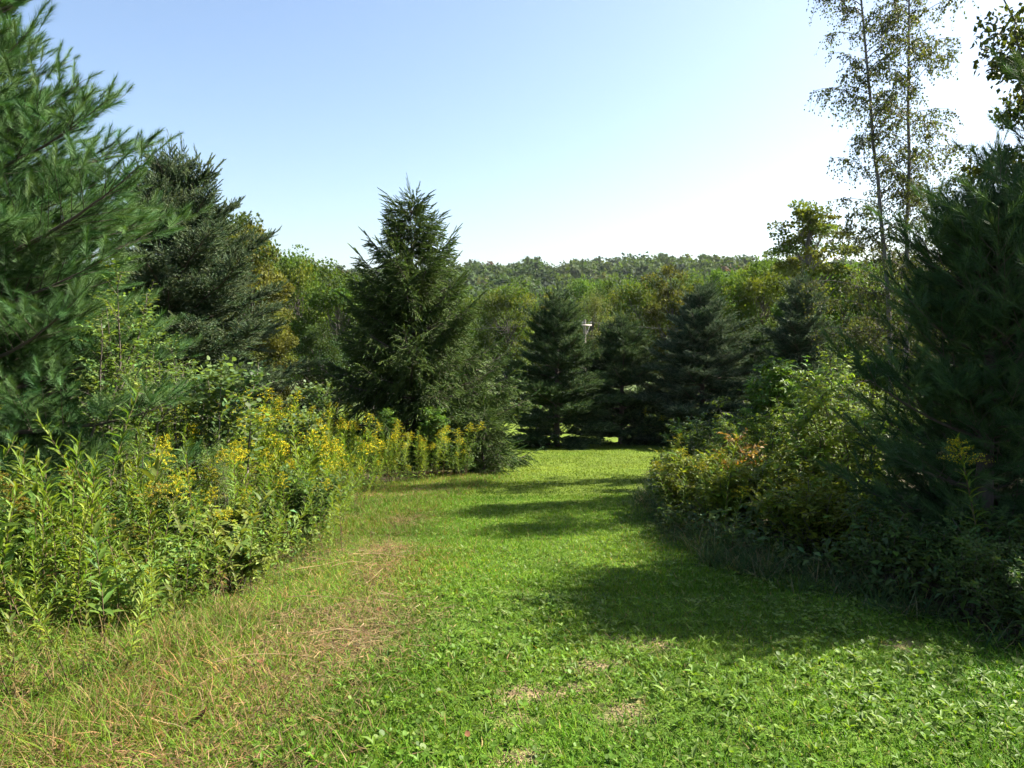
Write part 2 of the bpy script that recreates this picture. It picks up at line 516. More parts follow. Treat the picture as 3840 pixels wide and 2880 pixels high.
# ------------------------------------------------------------------ shrubs and saplings
def shrub(seed, H, R0, nstem, ntwig, per, leaf, asp, template, col, bark, up=0.5, spread=0.18, smin=0.2, twl=0.3, hang=0.0, curl=0.0):
    rg = np.random.default_rng(seed)
    wood, fol = Geo(), Geo()
    st = []
    for i in range(nstem):
        a = rg.uniform(0, 6.28)
        r = R0 * math.sqrt(rg.uniform(0.02, 1))
        h = H * rg.uniform(0.65, 1.0) * (1 - 0.25 * r / R0)
        s = np.linspace(0, 1, 7)[:, None]
        b = np.array([math.cos(a), math.sin(a), 0]) * r
        pts = b * 0.25 + b * 0.75 * s ** 1.4 + np.array([0, 0, h]) * s + np.cumsum(rg.normal(0, 0.018 * H, (7, 3)), axis=0) * [1, 1, 0.2]
        wood.tube(pts, np.linspace(0.008 + 0.005 * H, 0.003, 7), 4, bark)
        st.append(pts)
    st = np.array(st)
    k = rg.integers(0, nstem, ntwig)
    s = smin + (1 - smin) * rg.random(ntwig) ** 0.8
    fi = s * 6
    i0 = np.minimum(fi.astype(int), 5)
    f = (fi - i0)[:, None]
    o = st[k, i0] * (1 - f) + st[k, i0 + 1] * f
    az = rg.uniform(0, 6.28, ntwig)
    el = rg.normal(up, 0.35, ntwig)
    d = np.column_stack([np.cos(az) * np.cos(el), np.sin(az) * np.cos(el), np.sin(el)])
    tl = twl * rg.uniform(0.5, 1.3, ntwig) * (1.25 - 0.6 * s)
    for j in range(0, ntwig, 3):
        wood.tube(np.array([o[j], o[j] + d[j] * tl[j]]), np.array([0.004, 0.002]), 3, bark)
    idx = np.repeat(np.arange(ntwig), per)
    u = np.tile((np.arange(per) + 0.5) / per, ntwig)
    n = len(idx)
    sag = np.zeros((n, 3)); sag[:, 2] = -hang * (u ** 2) * tl[idx]
    P = o[idx] + d[idx] * (tl[idx] * u)[:, None] + sag
    sd = nrm(np.cross(d[idx], [0, 0, 1.0])) * np.where(np.arange(n) % 2, 1, -1)[:, None]
    D = nrm(d[idx] * 0.6 + sd * 0.8 + rg.normal(0, 0.3, (n, 3)) + np.array([0, 0, -curl]))
    U = nrm(np.array([0, 0, 1.0]) + rg.normal(0, 0.4, (n, 3)))
    Sz = leaf * rg.uniform(0.65, 1.25, n)
    C = tints(rg, col, ntwig, spread, 0.12)[idx] * np.exp(rg.normal(0, 0.15, (n, 1)))
    fol.scatter(template[0], template[1], frames(D, U), P, np.column_stack([Sz * asp, Sz, Sz]), C)
    return wood, fol


def goldenrod(seed, H, nleaf, ll, lw, col, bloom=None, lean=0.12, dry=0.22, fine=5, tmpl=LANCE):
    rg = np.random.default_rng(seed)
    stem, lv = Geo(), Geo()
    n = 8
    s = np.linspace(0, 1, n)
    a = rg.uniform(0, 6.28)
    bx = lean * H * s ** 2
    pts = np.column_stack([bx * math.cos(a), bx * math.sin(a), H * s]) + np.cumsum(rg.normal(0, 0.004, (n, 3)), axis=0)
    stem.tube(pts, np.linspace(0.0055, 0.0022, n), 4, np.array([0.10, 0.065, 0.03]))
    u = np.linspace(0.12, 0.99, nleaf) + rg.normal(0, 0.006, nleaf)
    P = np.column_stack([np.interp(u, s, pts[:, i]) for i in range(3)])
    az = np.arange(nleaf) * 2.4 + rg.normal(0, 0.3, nleaf)
    el = 0.25 + 0.75 * u + rg.normal(0, 0.2, nleaf)
    D = np.column_stack([np.cos(az) * np.cos(el), np.sin(az) * np.cos(el), np.sin(el)])
    size = ll * (0.65 + 0.6 * np.sin(np.clip(u, 0, 1) * 2.6)) * rg.uniform(0.75, 1.2, nleaf)
    C = tints(rg, col, nleaf, 0.14, 0.1)
    d = u < dry
    C[d] = tints(rg, (0.13, 0.09, 0.035), int(d.sum()), 0.3, 0.1)
    el2 = np.where(d, -0.6, 0)
    D[:, 2] += el2
    size[d] *= 0.6
    lv.scatter(tmpl[0], tmpl[1], frames(nrm(D)), P, np.column_stack([np.full(nleaf, lw) * size / ll, size, size]), C)
    parts = [('stem', stem), ('leaves', lv)]
    if bloom is not None:
        fl = Geo()
        nr = 16
        for i in range(nr):
            t = i / nr
            zz = H * (0.83 + 0.18 * t)
            az0 = i * 2.4
            L = 0.16 * (1.1 - t) * rg.uniform(0.6, 1.2) + 0.025
            q = np.linspace(0.15, 1, 9)
            top = np.array([np.interp(zz / H, s, pts[:, 0]), np.interp(zz / H, s, pts[:, 1]), zz])
            rp = top + np.column_stack([np.cos(az0) * L * q, np.sin(az0) * L * q, L * (0.85 * q - 0.6 * q ** 2)])
            nf = 9 * fine
            rp = np.repeat(rp, fine, axis=0) + rg.normal(0, 0.006, (nf, 3))
            Dq = nrm(rg.normal(0, 1, (nf, 3)) + [0, 0, 0.8])
            fl.scatter(LEAF2[0], LEAF2[1], frames(Dq), rp, rg.uniform(0.011, 0.018, nf) * (2.2 / fine) ** 0.5, tints(rg, bloom, nf, 0.2, 0.08) * np.where(rg.random((nf, 1)) < 0.3, np.array([[0.6, 0.85, 1.2]]), 1.0))
        parts.append(('flower_plume', fl))
    return parts


def build_parts(prefix, parts, mats):
    return [(pn, g.mesh(prefix + '_' + pn, mats[pn])) for pn, g in parts]


GR_M = {'stem': M_BARK, 'leaves': M_LEAF, 'flower_plume': M_FLOWER}

# ================================================================== GROUND
gx = np.unique(np.concatenate([np.linspace(-1200, -120, 24), np.linspace(-120, -9, 40), np.arange(-9, 9, 0.2), np.linspace(9, 120, 40), np.linspace(120, 1200, 24)]))
gy = np.unique(np.concatenate([np.linspace(-300, 0, 20), np.arange(0, 20, 0.2), np.arange(20, 60, 1.0), np.linspace(60, 160, 50), np.linspace(160, 640, 60), np.linspace(640, 2000, 16)]))
XX, YY = np.meshgrid(gx, gy)
x, y = XX.ravel(), YY.ravel()
rg = np.random.default_rng(1)


def wig(x, y, s, seed):
    r = np.random.default_rng(seed)
    v = 0
    for i in range(5):
        k = r.normal(0, 1, 2) * s * (1 + i * 0.7)
        v = v + np.sin(x * k[0] + y * k[1] + r.uniform(0, 6.28)) / (1 + i * 0.4)
    return v / 2.2


GREEN = np.array([0.075, 0.13, 0.016]); DRY = np.array([0.11, 0.08, 0.036]); SOIL = np.array([0.055, 0.045, 0.025]); DIRT = np.array([0.21, 0.14, 0.085])
LAWN_FAR = np.array([0.085, 0.122, 0.012])
near = 1 - smooth(7, 15, y)
c = (GREEN * 0.75)[None] * near[:, None] + LAWN_FAR[None] * (1 - near)[:, None]
w = 0.12 * wig(x, y, 2.0, 3)
vergef = smooth(0.3, -0.3, x - (lawn_l(y) + w)) * (y < 24) * np.clip(0.42 + 0.45 * wig(x, y, 2.2, 9) + 0.4 * (1 - smooth(4.0, 6.0, y)) + 0.5 * np.exp(-((x - lawn_l(y) + 0.3) / 0.35) ** 2) * (y > 4.6) * (y < 11), 0.08, 0.95)
c = c * (1 - vergef[:, None]) + DRY * vergef[:, None]
mead = smooth(0.2, -0.3, x - (meadow(y) + w)) * (y < 38)
c = c * (1 - mead[:, None]) + SOIL * mead[:, None]
thk = smooth(-0.25, 0.25, x - (thicket(y) + w)) * (y < 30)
c = c * (1 - thk[:, None]) + SOIL * thk[:, None]


def dirt_mask(x, y):
    m = 0
    for cx, cyy, rr in ((0.55, 4.37, 0.16), (0.56, 3.69, 0.15), (0.12, 3.98, 0.16), (0.05, 3.22, 0.12), (0.95, 4.75, 0.15), (0.7, 4.9, 0.12), (0.42, 4.08, 0.1), (-0.05, 3.7, 0.1), (2.6, 4.75, 0.13)):
        d = np.hypot((x - cx) * 0.8, y - cyy) / rr + 0.35 * wig(x, y, 11, 8)
        m = np.maximum(m, 1 - smooth(0.45, 1.15, d))
    return m


dm = dirt_mask(x, y)
c = c * (1 - 0.85 * dm[:, None]) + DIRT * 0.85 * dm[:, None]
far = smooth(78, 100, y)
c = c * (1 - far[:, None]) + np.array([0.05, 0.07, 0.02]) * far[:, None]
gm = Geo()
nx, ny = len(gx), len(gy)
ii, jj = np.meshgrid(np.arange(ny - 1), np.arange(nx - 1), indexing='ij')
gf = np.stack([ii * nx + jj, ii * nx + jj + 1, (ii + 1) * nx + jj + 1, (ii + 1) * nx + jj], -1).reshape(-1, 4)
gm.add(np.column_stack([x, y, G(x, y)]), gf, c)
o = link('ground', gm.mesh('ground', ground_material(), True), None, 'structure')

# ================================================================== HILLSIDE FOREST (one mass, far off)
def hill_forest():
    rg = np.random.default_rng(11)
    g = Geo()
    pts = []
    for yy in np.arange(190, 620, 11.0):
        wx = yy * 0.62 + 20
        xs = np.arange(-wx, wx, 9.5) + rg.uniform(-3, 3)
        for xx in xs:
            pts.append((xx + rg.uniform(-2.5, 2.5), yy + rg.uniform(-3, 3)))
    pts = np.array(pts)
    # keep those whose crowns could be seen over the valley trees
    zz = G(pts[:, 0], pts[:, 1]) + 13
    keep = ((zz - CAM_H) / pts[:, 1] > -0.012)
    pts = pts[keep]
    n = len(pts)
    pal = np.array([(0.052, 0.088, 0.028), (0.042, 0.076, 0.026), (0.066, 0.104, 0.030), (0.056, 0.080, 0.030), (0.076, 0.088, 0.030), (0.095, 0.068, 0.045), (0.036, 0.058, 0.034)])
    pick = rg.choice(len(pal), n, p=[0.31, 0.22, 0.2, 0.13, 0.05, 0.01, 0.08])
    for i in range(n):
        R = rg.uniform(3.2, 8.0)
        h = rg.uniform(7, 17)
        nl = 5
        k = int(21 * R)
        lc = nrm(rg.normal(0, 1, (nl, 3))) * R * 0.5 * np.array([1, 1, 0.7])
        lr = R * rg.uniform(0.45, 0.75, nl)
        idx = rg.integers(0, nl, k)
        dd = nrm(rg.normal(0, 1, (k, 3)) + [0, -0.5, 0.5])
        P = lc[idx] + dd * lr[idx, None] * rg.uniform(0.75, 1.08, (k, 1))
        P[:, 2] = P[:, 2] * 0.8 + h - R * 0.8
        base = np.array([pts[i, 0], pts[i, 1], float(G(pts[i, 0], pts[i, 1]))])
        C = tints(rg, pal[pick[i]] * rg.uniform(0.75, 1.15), k, 0.07, 0.04)
        U = nrm(dd + rg.normal(0, 0.10, (k, 3)))
        D = nrm(rg.normal(0, 1, (k, 3)))
        S = rg.uniform(1.1, 2.1, k)
        g.scatter(LEAF2[0], LEAF2[1], frames(D, U), P + base, S, C)
    o = link('hillside_forest', g.mesh('hillside_forest', M_FAR), None, 'stuff')
    tag(o, 'mixed green deciduous forest covering the far hillside under the sky', 'forest')


hill_forest()

# ================================================================== VALLEY TREES
TREE_M = {}


def tree_parts(key, *a, mat=None, **k):
    w, f = broadleaf(*a, **k)
    return [('trunk', w.mesh(key + '_trunk', M_BARK, True)), ('crown', f.mesh(key + '_crown', mat or M_FAR))]


BK = np.array([0.10, 0.085, 0.07])
OLIVE, GRN, BRT, OCH, PALE, DRKG, RUST = (0.086, 0.122, 0.022), (0.062, 0.108, 0.022), (0.088, 0.15, 0.028), (0.092, 0.104, 0.023), (0.115, 0.15, 0.05), (0.036, 0.062, 0.02), (0.15, 0.085, 0.025)
# variants: 14 m tall reference trees
VAR = {
    'olive_maple': tree_parts('olive_maple', 21, 14, 3.2, 4.6, 1.0, 95, 20250, 0.24, 1.25, OLIVE, BK),
    'green_maple': tree_parts('green_maple', 22, 14, 2.6, 4.2, 1.0, 95, 20250, 0.24, 1.2, GRN, BK),
    'bright_tree': tree_parts('bright_tree', 23, 14, 2.8, 4.0, 1.0, 80, 17550, 0.26, 1.2, BRT, BK, lumps=0.35),
    'ochre_maple': tree_parts('ochre_maple', 24, 14, 2.6, 3.6, 1.0, 80, 16875, 0.24, 1.1, OCH, BK, lumps=0.3, spread=0.2),
    'pale_willow': tree_parts('pale_willow', 25, 14, 1.5, 4.6, 1.05, 110, 20250, 0.20, 1.0, PALE, BK, flat=1.0, droop=0.5),
    'dark_tree': tree_parts('dark_tree', 26, 14, 2.2, 4.2, 1.0, 80, 17550, 0.24, 1.2, DRKG, BK),
}
# (X px of 2212, top row, width px, distance, variant, label)
def at(X, Y, d):
    s = 1024 / 2212
    th = math.atan(62 / 740)
    a, b = (X * s - 512) / 740, (384 - Y * s) / 740
    dy, dz = math.cos(th) + b * math.sin(th), -math.sin(th) + b * math.cos(th)
    return a * d / dy, d, CAM_H + dz * d / dy


VT = [
    (490, 412, 95, 62, 'dark_tree', 'dark green treetop rising highest behind the silvery spruce'),
    (425, 400, 90, 66, 'green_maple', 'green tree mostly hidden behind the silvery spruce'),
    (545, 468, 130, 44, 'ochre_maple', 'orange-tinged maple just right of the silvery spruce'),
    (640, 530, 130, 56, 'olive_maple', 'olive maple with reddish tint between orange maple and bright green tree'),
    (612, 520, 110, 70, 'bright_tree', 'light green tree peeking over the olive maple'),
    (722, 548, 120, 46, 'green_maple', 'round-topped green tree just left of the tall central spruce'),
    (585, 640, 95, 36, 'ochre_maple', 'small rusty ochre tree low beside the silvery spruce'),
    (690, 680, 130, 38, 'dark_tree', 'low dark small-leaved tree left of the tall central spruce'),
    (800, 590, 110, 85, 'olive_maple', 'olive tree glimpsed behind the left flank of the tall central spruce'),
    (1000, 610, 110, 95, 'green_maple', 'green tree glimpsed behind the right flank of the tall central spruce'),
    (1092, 598, 125, 82, 'olive_maple', 'yellow-green maple with a broad crown just right of the central spruce'),
    (1180, 622, 110, 92, 'ochre_maple', 'ochre maple behind the leftmost spruce of the far row'),
    (1262, 578, 130, 112, 'bright_tree', 'tall bright green tree against the hill above the utility pole'),
    (1325, 588, 110, 108, 'green_maple', 'green tree right behind the pale round tree'),
    (1284, 628, 92, 80, 'pale_willow', 'pale green round willow-like tree beside the utility pole'),
    (1388, 590, 125, 84, 'olive_maple', 'dark olive maple between the pale round tree and the tall ochre trees'),
    (1455, 560, 72, 76, 'ochre_maple', 'narrow tall ochre tree above the gap in the spruce row'),
    (1512, 578, 95, 78, 'olive_maple', 'olive tree directly behind the bluish spruce tip'),
    (1572, 552, 110, 72, 'bright_tree', 'pale leafy tree rising behind the bluish spruce'),
    (1650, 540, 115, 58, 'olive_maple', 'olive-green tree left of the maple with the bare trunk'),
    (1612, 560, 90, 74, 'ochre_maple', 'ochre tree squeezed between two olive trees on the right'),
    (1705, 520, 95, 66, 'green_maple', 'green tree behind the left side of the bare-trunked maple'),
    (1830, 535, 120, 48, 'bright_tree', 'bright green tree right of the bare-trunked maple'),
    (1900, 560, 130, 42, 'green_maple', 'green tree under the birch behind the dark pines'),
    (1745, 585, 120, 46, 'green_maple', 'lower green tree around the foot of the bare-trunked maple'),
    (2040, 600, 160, 40, 'green_maple', 'green tree mostly hidden behind the dark pine'),
    (2160, 560, 160, 44, 'olive_maple', 'olive tree mostly hidden behind the pine at the frame edge'),
    (330, 520, 160, 52, 'green_maple', 'green tree mostly hidden behind pine and silvery spruce'),
]
rg = np.random.default_rng(31)
for X, Yp, W, d, var, lab in VT:
    px, py, pz = at(X, Yp, d)
    zb = float(G(px, py))
    h = (pz - zb) * 0.985
    wid = W / 2212 * 1024 / 740 * d / 2
    rx0 = {'olive_maple': 5.6, 'green_maple': 5.2, 'bright_tree': 5.1, 'ochre_maple': 4.6, 'pale_willow': 5.4, 'dark_tree': 5.2}[var]
    sx = max(wid / rx0, h / 14 * 0.72)
    t = thing(var if var in ('olive_maple', 'green_maple', 'ochre_maple') else 'deciduous_tree', lab, 'tree', (px, py, zb), rg.uniform(0, 6.28), (sx, sx, h / 14), 'trees beyond the lawn')
    for pn, me in VAR[var]:
        link(pn, me, t)

# understory brush at the foot of the trees
g = Geo()
rg = np.random.default_rng(33)
n = 26000
bx = rg.uniform(-75, 75, n)
by = 76 + rg.normal(0, 3.5, n) + 8 * np.sin(bx * 0.05)
lowL = bx < -5
by = np.where(lowL, 36 + rg.normal(0, 2.2, n) + 0.25 * np.abs(bx + 5), by)
bz = rg.random(n) ** 1.3 * (2.2 + 1.6 * np.sin(bx * 0.6) * np.sin(bx * 0.23 + 1)) * np.where(lowL, 0.8, 1.2)
P = np.column_stack([bx, by, G(bx, by) + np.maximum(bz, 0.02)])
R = frames(nrm(rg.normal(0, 1, (n, 3))), nrm(rg.normal(0, 0.5, (n, 3)) + [0, -0.3, 0.9]))
cc = tints(rg, (0.06, 0.085, 0.022), n, 0.25, 0.15) * (1 + 0.35 * np.sin(bx * 0.9)[:, None])
g.scatter(LEAF2[0], LEAF2[1], R, P, np.where(lowL, 0.26, 0.42) * rg.uniform(0.6, 1.3, n), cc)
tag(link('undergrowth_brush', g.mesh('undergrowth_brush', M_FAR), None, 'stuff'), 'low green brush along the foot of the far trees', 'brush')

# maple with the bare trunk
w, f = broadleaf(41, 15.0, 7.6, 2.25, 1.0, 60, 9500, 0.18, 0.75, (0.105, 0.13, 0.025), np.array([0.17, 0.155, 0.14]), tr=0.34, lumps=0.35, flat=0.35, hollow=0.3, spread=0.22)
px, py, pz = at(1760, 418, 45)
t = thing('maple_tree', 'yellowish maple with open layered crown on a bare grey trunk', 'tree', (px, py, float(G(px, py))), 0.4, (1, 1, (pz - float(G(px, py))) / 15.0))
link('trunk', w.mesh('bare_maple_trunk', M_BARK, True), t); link('crown', f.mesh('bare_maple_crown', M_FAR), t)

# ================================================================== UTILITY POLE
def utility_pole():
    px, py, pz = at(1263, 690, 62)
    zb = float(G(px, py))
    t = thing('utility_pole', 'grey wooden utility pole with crossarm between the spruces', 'pole', (px, py, zb), 1.15)
    h = pz - zb
    c = np.array([0.20, 0.17, 0.14])
    g = Geo(); g.tube(np.array([[0, 0, -0.5], [0, 0, h]]), np.array([0.17, 0.12]), 10, c); g.add([(0, 0, h)] + [(0.12 * math.cos(a), 0.12 * math.sin(a), h) for a in np.linspace(0, 6.283, 10)], [(0, i, i + 1) for i in range(1, 10)], c)
    link('post', g.mesh('pole_post', M_BARK), t)
    g = Geo()
    def box(g, x0, x1, y0, y1, z0, z1, c):
        v = [(a, b, d) for a in (x0, x1) for b in (y0, y1) for d in (z0, z1)]
        g.add(v, [(0, 1, 3, 2), (4, 6, 7, 5), (0, 4, 5, 1), (2, 3, 7, 6), (0, 2, 6, 4), (1, 5, 7, 3)], c)
    box(g, -1.2, 1.2, -0.24, -0.125, h - 0.55, h - 0.40, np.array([0.24, 0.215, 0.19]))
    link('crossarm', g.mesh('pole_crossarm', M_BARK), t)
    gb = Geo(); gb.tube(np.array([[-0.62, -0.26, h - 0.50], [0, -0.16, h - 1.25]]), np.array([0.03, 0.03]), 4, np.array([0.2, 0.19, 0.18]))
    mb = gb.mesh('pole_brace', M_BARK)
    link('brace', mb, t); b2 = link('brace', mb, t); b2.scale = (-1, 1, 1)
    gi = Geo(); gi.tube(np.array([[0, 0, 0], [0, 0, 0.10], [0, 0, 0.13], [0, 0, 0.22]]), np.array([0.03, 0.06, 0.09, 0.05]), 8, np.array([0.25, 0.25, 0.25]))
    mi = gi.mesh('pole_insulator', M_BARK)
    for dx in (-1.1, -0.45, 1.1):
        i_ = link('insulator', mi, t); i_.location = (dx, -0.18, h - 0.40)
    ca, sa = math.cos(1.15), math.sin(1.15)
    for k, dx in enumerate((-1.1, 1.1)):
        a = np.array([px + ca * dx + sa * 0.18, py + sa * dx - ca * 0.18, zb + h - 0.2])
        for q, (ex, ey, ez) in enumerate(((62, 118, 0.3), (-58, 66, 0.6))):
            s = np.linspace(0, 1, 14)[:, None]
            b = a + np.array([ex - px, ey - py, ez])
            p = a * (1 - s) + b * s - np.array([0, 0, 1.4]) * (4 * s * (1 - s))
            g = Geo(); g.tube(p, np.full(14, 0.007), 4, np.array([0.06, 0.06, 0.06]))
            tag(link('power_line', g.mesh('power_line', M_BARK)), ('upper thin wire' if k else 'lower thin wire') + (' running right from the utility pole' if q == 0 else ' running left from the utility pole'), 'wire', 'wires on the utility pole')


utility_pole()

# ================================================================== CONIFERS
CB = np.array([0.085, 0.065, 0.05])

# tall Norway spruce in the middle and a small one at its foot
NK = dict(sub_gap=0.10, sub_len=0.40, sub_min=0.14, hang=0.85, lift=0.0, tw_gap=0.06, tw_len=0.21, tw_ang=0.5, template=NORWAY_TWIG, col=(0.05, 0.085, 0.02), tipcol=(0.082, 0.128, 0.03), tipshare=0.45, bark=CB)
nor_v = branch_set('norway', 500, ((0.35, 0.25), (0.7, 0.3), (1.2, 0.45), (1.3, 0.6), (1.9, 0.55), (2.0, 0.7), (2.5, 0.65)), **NK)


def nor_prof(t):
    return 3.2 * (1 - t) ** 0.85 * min(1, 0.82 + 0.9 * t) + 0.16


px, py, pz = at(890, 420, 20)
zb = float(G(px, py))
t = thing('norway_spruce', 'tall dark green spruce with drooping branches in the centre of the scene', 'tree', (px, py, zb), 0.3)
conifer_tree(t, 51, pz - zb - 0.25, nor_prof, 0.34, 5.6, lambda t: -0.32 + 1.1 * t, lambda t: 0.65 - 0.35 * t, nor_v, CB, 0.2, 0.13, leaders=((0.0, 0.0, 0.75),), vary=(0.8, 1.12))
t = thing('young_spruce', 'small bushy spruce at the lawn edge beside the central spruce', 'tree', (-0.7, 17.7, float(G(-0.7, 17.7))))
conifer_tree(t, 52, 1.35, lambda t: 0.8 * (1 - t) ** 0.6 + 0.05, 0.26, 6, lambda t: 0.05 + 0.6 * t, lambda t: 0.45, nor_v, CB, 0.12, 0.05)

# blue spruces
BKW = dict(sub_gap=0.085, sub_len=0.42, sub_min=0.13, hang=0.06, lift=0.16, tw_gap=0.062, tw_len=0.19, tw_ang=0.6, template=SPRUCE_TWIG, bark=CB)
blu_v = branch_set('blue_spruce', 520, ((0.35, 0.1), (0.7, 0.12), (1.2, 0.2), (1.7, 0.25), (1.9, 0.3), (2.6, 0.3)), col=(0.042, 0.076, 0.04), tipcol=(0.105, 0.145, 0.09), tipshare=0.45, **BKW)
sil_v = branch_set('silver_spruce', 550, ((0.4, 0.1), (0.8, 0.12), (1.4, 0.2), (2.0, 0.25), (2.6, 0.3), (3.0, 0.3)), col=(0.05, 0.085, 0.04), tipcol=(0.105, 0.14, 0.078), tipshare=0.5, **BKW)
grn_v = branch_set('row_spruce', 530, ((0.35, 0.1), (0.7, 0.12), (1.2, 0.2), (1.7, 0.25), (2.0, 0.3)), col=(0.036, 0.07, 0.025), tipcol=(0.08, 0.122, 0.05), tipshare=0.42, **BKW)


def blue_tree(name, label, X, Yp, d, seed, R, variants, gap, nper, group=None, leaders=((0.0, 0.0, 1.0),), z0=0.25, ex=0.72):
    px, py, pz = at(X, Yp, d)
    zb = float(G(px, py))
    t = thing(name, label, 'tree', (px, py, zb), 0.0, 1.0, group)
    H = pz - zb - 0.2
    conifer_tree(t, seed, H, lambda t: R * (1 - t) ** ex * min(1, 0.85 + 0.6 * t) + 0.06, gap, nper, lambda t: -0.22 + 1.0 * t, lambda t: 0.22, variants, CB, z0, 0.13, leaders=leaders)


blue_tree('blue_spruce', 'large silvery blue spruce with several spiky leaders behind the left pine', 368, 352, 17, 53, 3.5, sil_v, 0.42, 5.6, ex=0.62,
          leaders=((0.0, 0.0, 1.1), (0.42, -0.2, 1.0), (-0.28, 0.1, 0.9), (0.62, 0.1, 0.8), (0.2, -0.1, 0.8)))
for X, Yp, d, R, seed, v, wf, gp, ex, lab in (
        (1205, 640, 29.2, 2.5, 541, grn_v, 1.1, 0.40, 0.68, 'dense spruce at the left end of the far row beside the lawn'),
        (1345, 690, 31.5, 2.4, 542, grn_v, 1.12, 0.42, 0.6, 'shortest spruce, second from the left in the far row'),
        (1525, 612, 30.0, 3.0, 543, blu_v, 1.2, 0.40, 0.8, 'bluish spruce with tall tip, third in the far row'),
        (1735, 600, 28.5, 2.6, 544, blu_v, 1.0, 0.46, 0.7, 'spruce behind the willow shrub at the right end of the far row'),
        (1640, 700, 36.0, 2.2, 545, grn_v, 1.0, 0.48, 0.78, 'spruce glimpsed between the bluish spruce and the one behind the shrubs')):
    blue_tree('blue_spruce', lab, X, Yp, d, seed, R * wf, v, gp, 5.8, 'far spruce row', ex=ex, z0=0.12)

# white pines
PKW = dict(sub_gap=0.16, sub_len=0.46, sub_min=0.2, hang=0.0, lift=0.26, tw_gap=0.125, tw_len=0.25, tw_ang=0.7, bark=CB)
pin_v = branch_set('pine', 560, ((0.5, 0.35), (1.0, 0.4), (1.7, 0.4), (2.3, 0.3), (3.1, 0.35), (3.2, 0.45)), template=PINE_SHOOT, col=(0.046, 0.102, 0.031), tipcol=(0.08, 0.145, 0.05), **PKW)
drk_v = branch_set('pine_shade_tint', 570, ((0.5, 0.35), (1.0, 0.4), (1.6, 0.4), (2.1, 0.4)), template=PINE_SHOOT_LO, col=(0.042, 0.085, 0.03), tipcol=(0.066, 0.118, 0.042), **PKW)  # same pine with darker needles: backlit shade put into the colour
t = thing('white_pine', 'soft-needled pine filling the left edge in front of the silvery spruce', 'tree', (-6.45, 8.0, float(G(-6.45, 8.0))))
conifer_tree(t, 56, 8.6, lambda t: min(2.5, 3.7 * (1 - t) ** 1.15) * min(1, 0.9 + 0.5 * t) + 0.1, 0.29, 7.2, lambda t: -0.14 + 0.8 * t, lambda t: 0.4, pin_v, CB, 0.15, 0.14, side_only=(-0.5, -0.5), vary=(0.6, 1.25))
for x0, y0, H, R, seed, lab in ((4.35, 6.7, 3.35, 1.0, 57, 'shaded dark pine with rounded top below the birch'), (7.1, 7.9, 5.8, 2.7, 58, 'taller dark pine cut by the right frame edge')):
    t = thing('white_pine', lab, 'tree', (x0, y0, float(G(x0, y0))))
    conifer_tree(t, seed, H, lambda t: R * (1 - t) ** 0.55 * min(1, 0.5 + 1.4 * t) + 0.1, 0.26, 6.4, lambda t: 0.0 + 0.7 * t, lambda t: 0.4, drk_v, CB, 0.2, 0.10, vary=(0.5, 1.3))

# ================================================================== BIRCH AND EDGE MAPLE
def birch():
    rg = np.random.default_rng(61)
    px, py, _ = at(1955, 700, 18)
    zb = float(G(px, py))
    t = thing('birch_tree', 'slender birch with two pale trunks and airy drooping leaves', 'tree', (px, py, zb))
    bc = np.array([0.17, 0.155, 0.145])
    fol = Geo(); tw = Geo()
    PP, DD, CC = [], [], []
    for (dx, dy, H, bow, bx) in ((-1.45, 0.2, 13.6, 0.15, -0.15), (-0.62, -0.15, 13.2, 0.1, 0.18)):
        s = np.linspace(0, 1, 16)
        pts = np.column_stack([bx + dx * s ** 1.25, dy * s, -0.2 + H * s]) + np.cumsum(rg.normal(0, 0.018, (16, 3)), axis=0)
        g = Geo(); g.tube(pts, 0.06 * (1 - s) ** 0.8 + 0.009, 8, bc)
        link('trunk', g.mesh('birch_trunk', M_BARK, True), t)
        for i in range(80):
            u = 0.2 + 0.80 * i / 80
            b = np.array([np.interp(u, s, pts[:, k]) for k in range(3)])
            az = rg.uniform(0, 6.28)
            L = (2.5 * (1.05 - u) ** 0.45) * rg.uniform(0.5, 1.15)
            q = np.linspace(0, 1, 7)
            el = 0.75 - 1.15 * q
            d = np.column_stack([np.cos(el) * math.cos(az), np.cos(el) * math.sin(az), np.sin(el)])
            bp = b + np.concatenate([[[0, 0, 0]], np.cumsum(d[:-1], axis=0)]) * L / 6
            tw.tube(bp, np.linspace(0.012, 0.003, 7), 4, np.array([0.13, 0.11, 0.10]))
            for j in range(int(8 + 8 * L)):
                f = rg.uniform(0.25, 1)
                o0 = np.array([np.interp(f, q, bp[:, k]) for k in range(3)])
                a2 = rg.uniform(0, 6.28)
                l2 = rg.uniform(0.25, 0.75)
                m = 6
                v = (np.arange(m) + 0.6) / m
                tp = o0 + np.column_stack([np.cos(a2) * l2 * v * 0.6, np.sin(a2) * l2 * v * 0.6, -0.1 * l2 * v - 0.75 * l2 * v ** 2])
                tw.tube(tp[[0, 2, 5]], np.array([0.004, 0.003, 0.002]), 3, np.array([0.12, 0.10, 0.09]))
                PP.append(np.repeat(tp, 2, axis=0) + rg.normal(0, 0.03, (2 * m, 3)))
                CC.append(tints(rg, (0.075, 0.095, 0.03), 2 * m, 0.2, 0.12))
    P = np.concatenate(PP); C = np.concatenate(CC)
    n = len(P)
    D = nrm(rg.normal(0, 0.5, (n, 3)) + [0, 0, -0.8])
    S = rg.uniform(0.042, 0.07, n)
    fol.scatter(LEAF2[0], LEAF2[1], rolled(frames(D), rg.uniform(0, 6.28, n)), P, np.column_stack([S * 0.8, S, S]), C)
    c = link('crown', fol.mesh('birch_leaves', M_LEAF), t)
    link('twigs', tw.mesh('birch_twigs', M_BARK), t)


birch()

